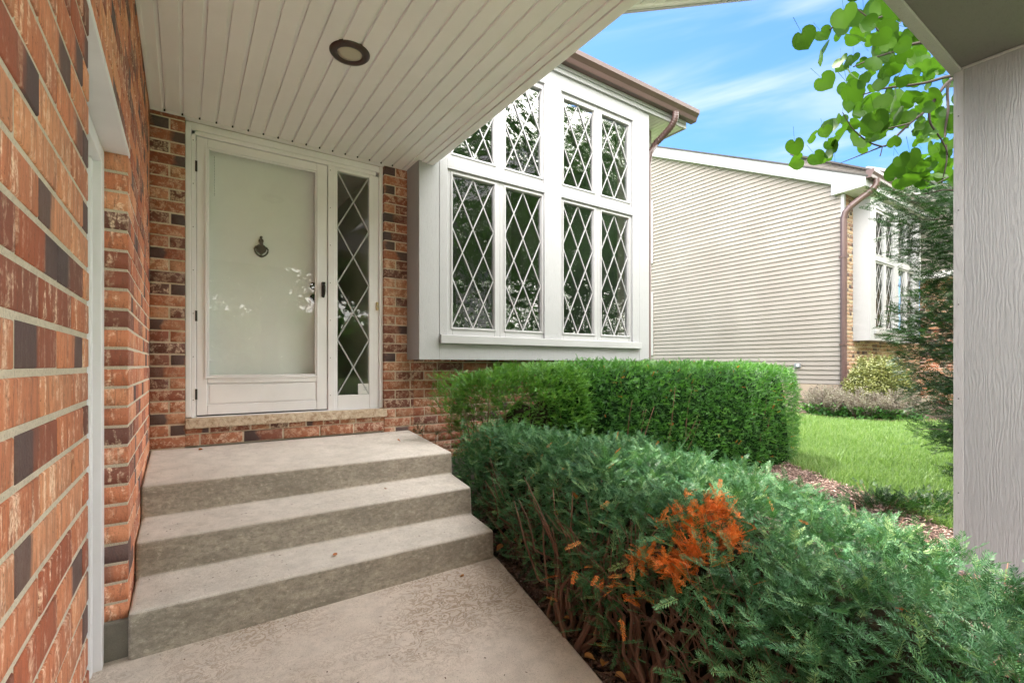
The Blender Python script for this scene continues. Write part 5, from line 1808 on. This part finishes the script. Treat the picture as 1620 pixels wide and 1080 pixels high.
for i, (x, y, lab) in enumerate(((10.15, 4.15, 'greyish faded catmint clump nearest the foot of the brown downspout'),
                                 (10.30, 3.62, 'greyish faded catmint clump in front of the yellow-green bush'),
                                 (10.55, 3.15, 'greyish faded catmint clump at the right, next to the dark yew'),
                                 (10.75, 4.25, 'greyish faded catmint clump against the siding wall'))):
    cm = thing('catmint_plant', lab, 'plant', (x, y, -1.0), cgrp)
    pp = []; dd_ = []; de = []
    mb = MB()
    for k in range(170):
        an = rnd.uniform(0, 2 * math.pi); rr = rnd.random() ** 0.6
        b = Vector((x + 0.16 * rr * math.cos(an), y + 0.16 * rr * math.sin(an), gz(x, y)))
        tp = b + Vector((0.30 * rr * math.cos(an) + rnd.gauss(0, .05), 0.30 * rr * math.sin(an) + rnd.gauss(0, .05), rnd.uniform(0.30, 0.52) * (1.15 - 0.35 * rr)))
        mb.tube([b, (b + tp) / 2 + Vector((rnd.gauss(0, .015), rnd.gauss(0, .015), 0.02)), tp], [0.003, 0.0025, 0.0015], 4)
        for t in np.linspace(0.35, 1.0, 6):
            pp.append(b.lerp(tp, t)); dd_.append(tp - b + Vector((rnd.gauss(0, .1), rnd.gauss(0, .1), 0))); de.append(0.6 * (1 - t))
    foliage('flower_spikes', [leaf_proto(9, 0.16, 0.4, 5)], pp, dd_, de, 0.075, M['catmint'], cm, rs, 0.6, 0.2, 0.5)
    mb.build('stems', M['bark'], cm)
    pp = []; dd_ = []; de = []
    for k in range(150):
        an = rnd.uniform(0, 2 * math.pi); rr = rnd.random() ** 0.5
        pp.append(Vector((x + 0.34 * rr * math.cos(an) - 0.05, y + 0.34 * rr * math.sin(an), gz(x, y) + rnd.uniform(0.0, 0.20)))); dd_.append(Vector((rnd.gauss(0, 1), rnd.gauss(0, 1), 0.8))); de.append(rnd.random() * .4)
    foliage('leaves', [leaf_proto(7, 0.25, 0.7, 8)], pp, dd_, de, 0.085, M['lowleaf'], cm, rs, 0.6, 0.2, 0.4)
lgrp = 'low green seedlings at the mulch edge'
for (u, v, d, lab) in ((1395, 805, 4.0, 'low dark green sprawling sprout at the edge between mulch and lawn'),
                       (1475, 812, 3.95, 'low dark green sprawling sprout at the foot of the grey post')):
    c = atd(u, v, d)
    t_ = thing('yew_sprout', lab, 'plant', (c.x, c.y, -1.22), lgrp)
    pp = []; dd_ = []; de = []
    mb = MB()
    for k in range(300):
        q = Vector((rnd.gauss(0, 0.22), rnd.gauss(0, 0.16), 0))
        b = Vector((c.x, c.y, gz(c.x, c.y)))
        tp = b + q + Vector((0, 0, rnd.uniform(0.02, 0.15)))
        if k % 6 == 0: mb.tube([b + q * 0.4, tp], [0.004, 0.0015], 5)
        pp.append(tp); dd_.append(q * 3 + Vector((0, 0, 0.4))); de.append(rnd.random() * .6)
    foliage('needles', hpro, pp, dd_, de, 1.3, M['yewtree'], t_, rs, 0.55, 0.2, 0.3)
    mb.build('stems', M['bark'], t_)

# ------------------------------------------------------------------ grass, mulch chips, fallen leaves
rsg = np.random.RandomState(3)
def in_any(x, y):
    return inpoly(x, y, BED_A) or inpoly(x, y, BED_B)
pts = []
while len(pts) < 100000:
    x = rsg.uniform(3.9, 11.2); y = rsg.uniform(-0.6, 5.2)
    # more blades close to the walk side
    if x > 7.5 and rsg.rand() < 0.35: continue
    if inpoly(x, y, BED_B): continue
    if inpoly(x, y, BED_A):
        if poly_dist(x, y, BED_A) > 0.06 or rsg.rand() < 0.6: continue
    pts.append((x, y))
n = len(pts)
pts = np.array(pts)
z = np.array([gz(x, y) for x, y in pts])
hgt = rsg.uniform(0.05, 0.11, n)
clump = np.array([mn.noise(Vector((x * 1.3, y * 1.3, 5))) for x, y in pts])
hgt *= 1 + 0.5 * clump
an = rsg.uniform(0, 2 * np.pi, n)
lean = rsg.uniform(0.1, 0.75, n) * hgt
wd = rsg.uniform(0.0028, 0.0050, n)
dx, dy = np.cos(an), np.sin(an)
b0 = np.stack([pts[:, 0] - dy * wd, pts[:, 1] + dx * wd, z - 0.005], 1)
b1 = np.stack([pts[:, 0] + dy * wd, pts[:, 1] - dx * wd, z - 0.005], 1)
m0 = np.stack([pts[:, 0] - dy * wd * .8 + dx * lean * .35, pts[:, 1] + dx * wd * .8 + dy * lean * .35, z + hgt * .6], 1)
m1 = np.stack([pts[:, 0] + dy * wd * .8 + dx * lean * .35, pts[:, 1] - dx * wd * .8 + dy * lean * .35, z + hgt * .6], 1)
tp = np.stack([pts[:, 0] + dx * lean, pts[:, 1] + dy * lean, z + hgt], 1)
co = np.stack([b0, b1, m1, m0, tp], 1).reshape(-1, 3)
k = np.arange(n)[:, None] * 5
q = k + np.array([[0, 1, 2, 3]])
tr = k + np.array([[3, 2, 4]])
vv = np.repeat(np.clip(0.5 + 0.2 * rsg.randn(n) + 0.25 * clump, 0, 1), 5) + np.tile([-.1, -.1, 0, 0, .1], n)
o = npmesh('grass', co, q, M['grass'], None, {'v': np.clip(vv, 0, 1)}, tris=tr)
tag(o, 'short bright green grass of the lawn between the two houses', 'grass', kind='stuff')

def chips(name, count, region, rsg, smin, smax, vmean, lab, fn=None):
    P = []
    x0, x1, y0, y1 = region
    while len(P) < count:
        x = rsg.uniform(x0, x1); y = rsg.uniform(y0, y1)
        if not in_any(x, y): continue
        if inpoly(x, y, WALK): continue
        if y > YB - 0.04 and x < 5: continue
        if x < 1.66 and y > 2.44: continue
        if fn and not fn(x, y): continue
        P.append((x, y))
    n = len(P)
    P = np.array(P)
    z = np.array([gz(x, y) + 0.045 + 0.018 * (mn.noise(Vector((x * 3, y * 3, 1))) + 0.6 * mn.noise(Vector((x * 11, y * 11, 3)))) for x, y in P]) + rsg.uniform(-0.012, 0.008, n)
    L_ = rsg.uniform(smin, smax, n); W_ = L_ * rsg.uniform(0.18, 0.5, n); T_ = W_ * 0.3
    base = np.array([(-1, -1, -1), (1, -.8, -1), (1, 1, -1), (-.8, 1, -1), (-1, -.7, 1), (.9, -1, 1), (1, .8, 1), (-1, 1, 1)], float) * 0.5
    D = np.stack([rsg.randn(n), rsg.randn(n), 0.35 * rsg.randn(n)], 1)
    Rm = rotmats(D, rsg)
    sc = np.stack([L_, W_, T_], 1)
    c = np.einsum('nij,nmj->nmi', Rm, base[None] * sc[:, None, :]) + np.concatenate([P, z[:, None]], 1)[:, None, :]
    F = np.array([(0, 3, 2, 1), (4, 5, 6, 7), (0, 1, 5, 4), (1, 2, 6, 5), (2, 3, 7, 6), (3, 0, 4, 7)])
    q = F[None] + (np.arange(n) * 8)[:, None, None]
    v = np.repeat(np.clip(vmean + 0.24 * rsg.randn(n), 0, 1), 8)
    o = npmesh(name, c.reshape(-1, 3), q.reshape(-1, 4), M['chips'], None, {'v': v})
    tag(o, lab, 'mulch', kind='stuff')
    return o
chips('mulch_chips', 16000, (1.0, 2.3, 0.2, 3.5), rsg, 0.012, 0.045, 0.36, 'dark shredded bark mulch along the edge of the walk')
chips('mulch_chips', 16000, (2.6, 6.7, 0.0, 3.6), rsg, 0.012, 0.035, 0.86, 'sunlit pale pinkish wood-chip mulch between the yew and the lawn', lambda x, y: poly_dist(x, y, BED_A) < 1.6)  # paler chip colour carries the sunlit look of this strip
chips('mulch_chips', 6000, (9.8, 11.2, 1.9, 4.6), rsg, 0.015, 0.045, 0.42, 'brown mulch in the bed of the neighbouring house')

def fallen_leaf(x, y, z, s, label, group, seed, v=0.5):
    r = random.Random(seed)
    pv, pq, pa = heart_proto(seed)
    M3 = rotmats(np.array([[r.gauss(0, 1), r.gauss(0, 1), r.gauss(0, .15)]]), np.random.RandomState(seed), np.array([r.uniform(-.3, .3)]))[0]
    co = (pv[:-4] * np.array([1, 0.8, 1.6])) @ M3.T * s
    co = co + np.array([x, y, z])
    o = npmesh('fallen_leaf', co, pq[:-1], M['fallen'], None, {'v': np.full(len(co), v)})
    tag(o, label, 'leaf', group)
    return o
gl_ = 'fallen leaves on the dark mulch'
for i, (u, v) in enumerate(((952, 1032), (958, 1052), (1010, 1036), (1008, 1056), (985, 1060), (922, 1045), (987, 1030), (1030, 1020), (942, 1012), (905, 985), (1045, 1045), (970, 1075))):
    d = 757 * 1.19 / (v - 577)
    p_ = atd(u, v, d)
    fallen_leaf(p_.x, p_.y, -1.175, 0.035 + 0.02 * rnd.random(), 'small curled tan leaf lying on the dark mulch under the yew', gl_, 100 + i, rnd.uniform(0.5, 0.95))
for i, (u, v, lab, vv_) in enumerate(((800, 868, 'dull red fallen leaf beside the bottom step', 0.15), (828, 865, 'bright orange fallen leaf just right of the dull red one by the bottom step', 0.6), (756, 764, 'small orange leaf on the mulch beside the middle step', 0.6))):
    d = 757 * 1.19 / (v - 577)
    p_ = atd(u, v, d)
    fallen_leaf(p_.x, p_.y, -1.165, 0.07 if i < 2 else 0.03, lab, 'coloured leaves by the steps', 130 + i, vv_)
for i, (u, v, z_, lab) in enumerate(((727, 912, -1.175, 'tiny rust coloured leaf scrap on the walk near the bottom step'), (610, 774, -0.81, 'dark bean-shaped scrap on the middle tread'), (313, 713, -0.59, 'dark scrap on the landing under the left end of the door sill'), (628, 697, -0.59, 'tiny dark speck of leaf at the right of the landing'), (530, 880, -1.0, 'thin tan leaf scrap on the lowest tread'))):
    p_ = ray(u, v) * (z_ / ray(u, v).z)
    fallen_leaf(p_.x, p_.y, z_ + 0.004, 0.028, lab, 'leaf scraps on the concrete', 150 + i, 0.1 if i else 0.4)

V_ = []; F_ = []; A_ = []
for i in range(420):
    k = rnd.randrange(4)
    if k == 0: x, y, z = rnd.uniform(-0.17, 1.55), YB - 0.03 - rnd.random() ** 2 * 0.8, None
    elif k == 1: x, y = rnd.uniform(-0.17, 1.5), 3.2 - rnd.random() ** 1.6 * 0.33
    elif k == 2: x, y = rnd.uniform(-0.17, 1.5), 2.83 - rnd.random() ** 1.6 * 0.30
    else: x, y = rnd.uniform(-0.15, 1.35), rnd.uniform(0.9, 2.5)
    a = (x + 0.192) / 1.8
    if k == 0: z = -0.58 - 0.065 * (4.05 - y) / 0.85
    elif k == 1:
        if y > 3.22 - 0.12 * a: continue
        z = -0.83 + 0.03 * a
        if y < 2.88 - 0.12 * a: continue
    elif k == 2:
        if y > 2.85 - 0.11 * a or y < 2.53 - 0.07 * a: continue
        z = -1.013 + 0.03 * a
    else: z = wz(x)
    z += 0.003
    s_ = rnd.uniform(0.0015, 0.005)
    an = rnd.uniform(0, 6.28)
    b = len(V_)
    for (p, q) in ((-1, -.4), (1.4, -.5), (1, .5), (-1.2, .6)):
        V_.append((x + s_ * (p * math.cos(an) - q * math.sin(an)), y + s_ * (p * math.sin(an) + q * math.cos(an)), z + rnd.uniform(0, 0.002)))
        A_.append(rnd.uniform(0, 0.5))
    F_.append((b, b + 1, b + 2, b + 3))
o = npmesh('litter', V_, F_, M['chips'], None, {'v': A_})
tag(o, 'tiny dark crumbs of leaf litter scattered over the steps and the walk', 'litter', kind='stuff')

# ------------------------------------------------------------------ trees across the lawn, mirrored in the windows
rnd = random.Random(53)
def make_tree():
    H = 9.0
    mbt = MB()
    mbt.tube([(0, 0, 0), (0.05, 0.02, 1.5), (0.0, 0.1, 3.2), (-0.1, 0.0, 5.0), (0, 0, 7.2)], [0.26, 0.2, 0.17, 0.11, 0.03], 10)
    P = []; D = []; De = []
    for i in range(26):
        z0 = rnd.uniform(1.9, 6.6)
        an = i * 2.4 + rnd.uniform(-.4, .4)
        ln = rnd.uniform(1.8, 3.4) * (1.15 - 0.4 * z0 / 9)
        e = Vector((ln * math.cos(an), ln * math.sin(an), z0 + rnd.uniform(0.4, 1.9)))
        b = Vector((0, 0, z0))
        path = [b.lerp(e, t) + Vector((rnd.gauss(0, .08), rnd.gauss(0, .08), 0.25 * math.sin(math.pi * t))) for t in np.linspace(0, 1, 6)]
        mbt.tube(path, list(np.linspace(0.07, 0.012, 6)), 6)
        for k in range(16):
            t = rnd.uniform(0.3, 1.05)
            c = b.lerp(e, t) + Vector((rnd.gauss(0, .35), rnd.gauss(0, .35), rnd.gauss(0.1, .3)))
            rr = rnd.uniform(0.22, 0.5)
            for _ in range(21):
                v = Vector((rnd.gauss(0, 1), rnd.gauss(0, 1), rnd.gauss(0, .7))) * rr * 0.6
                P.append(c + v); D.append(v + Vector((0, 0, 0.2))); De.append(rnd.random() * 0.4)
    return mbt, P, D, De
mbt, P, D, De = make_tree()
lpro = [leaf_proto(5, 0.7, 1.0, 60 + i) for i in range(3)]
TR = [(2.5, -11.0, 1.35, 0.3, 'leafy shade tree mirrored in the glass of the front door'), (6.8, -10.5, 1.45, 1.4, 'leafy shade tree mirrored in the leftmost bay panes'), (10.5, -12.5, 1.6, 2.9, 'leafy shade tree mirrored in the second column of bay panes'),
      (15.0, -9.5, 1.5, 4.0, 'leafy shade tree mirrored in the third column of bay panes'), (20.0, -11.5, 1.6, 5.2, 'leafy shade tree mirrored in the rightmost bay panes'), (26.0, -9.0, 1.5, 0.9, 'leafy shade tree farthest right across the lawn, mirrored beside the rightmost bay panes'),
      (-3.0, -12.5, 1.35, 2.2, 'leafy shade tree farthest left, mirrored at the edge of the door glass')]
first = None
for i, (x, y, s, rz, lab) in enumerate(TR):
    if first is None:
        first = thing('shade_tree', lab, 'tree', (0, 0, -1.25), 'shade trees across the lawn')
        tr_ = mbt.off(0, 0, -1.25).build('trunk', M['darkbark'], first, smooth=True)
        P2 = [p + Vector((0, 0, -1.25)) for p in P]
        cr = foliage('crown', lpro, P2, D, De, 0.115, M['treeleaf'], first, rs, 0.5, 0.2, 0.4)
        root = first
    else:
        root = first.copy()
        COL.objects.link(root)
        root['label'] = lab
        for ch in (tr_, cr):
            c = ch.copy()
            COL.objects.link(c)
            c.parent = root
    root.location = (x, y, -1.25 + E)
    root.scale = (s, s, s)
    root.rotation_euler = (0, 0, rz)
# a far belt of woodland across the street
pts = []; dirs = []; dep = []
for k in range(9000):
    x = rnd.uniform(-45, 75)
    yb2 = -34 + 5 * mn.noise(Vector((x * 0.05, 0, 0)))
    top_ = 4.5 + 3.0 * mn.noise(Vector((x * 0.12, 3, 0))) + 1.5 * mn.noise(Vector((x * 0.4, 7, 0)))
    pts.append(Vector((x, yb2 + rnd.uniform(-2, 2), -1.2 + top_ * rnd.random() ** 0.7))); dirs.append(Vector((rnd.gauss(0, 1), 1, rnd.gauss(0, 1)))); dep.append(rnd.random() * .4)
co_, q_, a_ = scatter(lpro, np.array([tuple(p) for p in pts]), np.array([tuple(d) for d in dirs]), rs.uniform(0.5, 0.9, len(pts)), np.clip(0.45 + 0.2 * rs.randn(len(pts)), 0, 1), rs)
o = npmesh('woodland', co_, q_, M['treeleaf'], None, {'v': a_})
tag(o, 'far belt of dark green woodland across the street, mirrored in the windows', 'trees', kind='stuff')
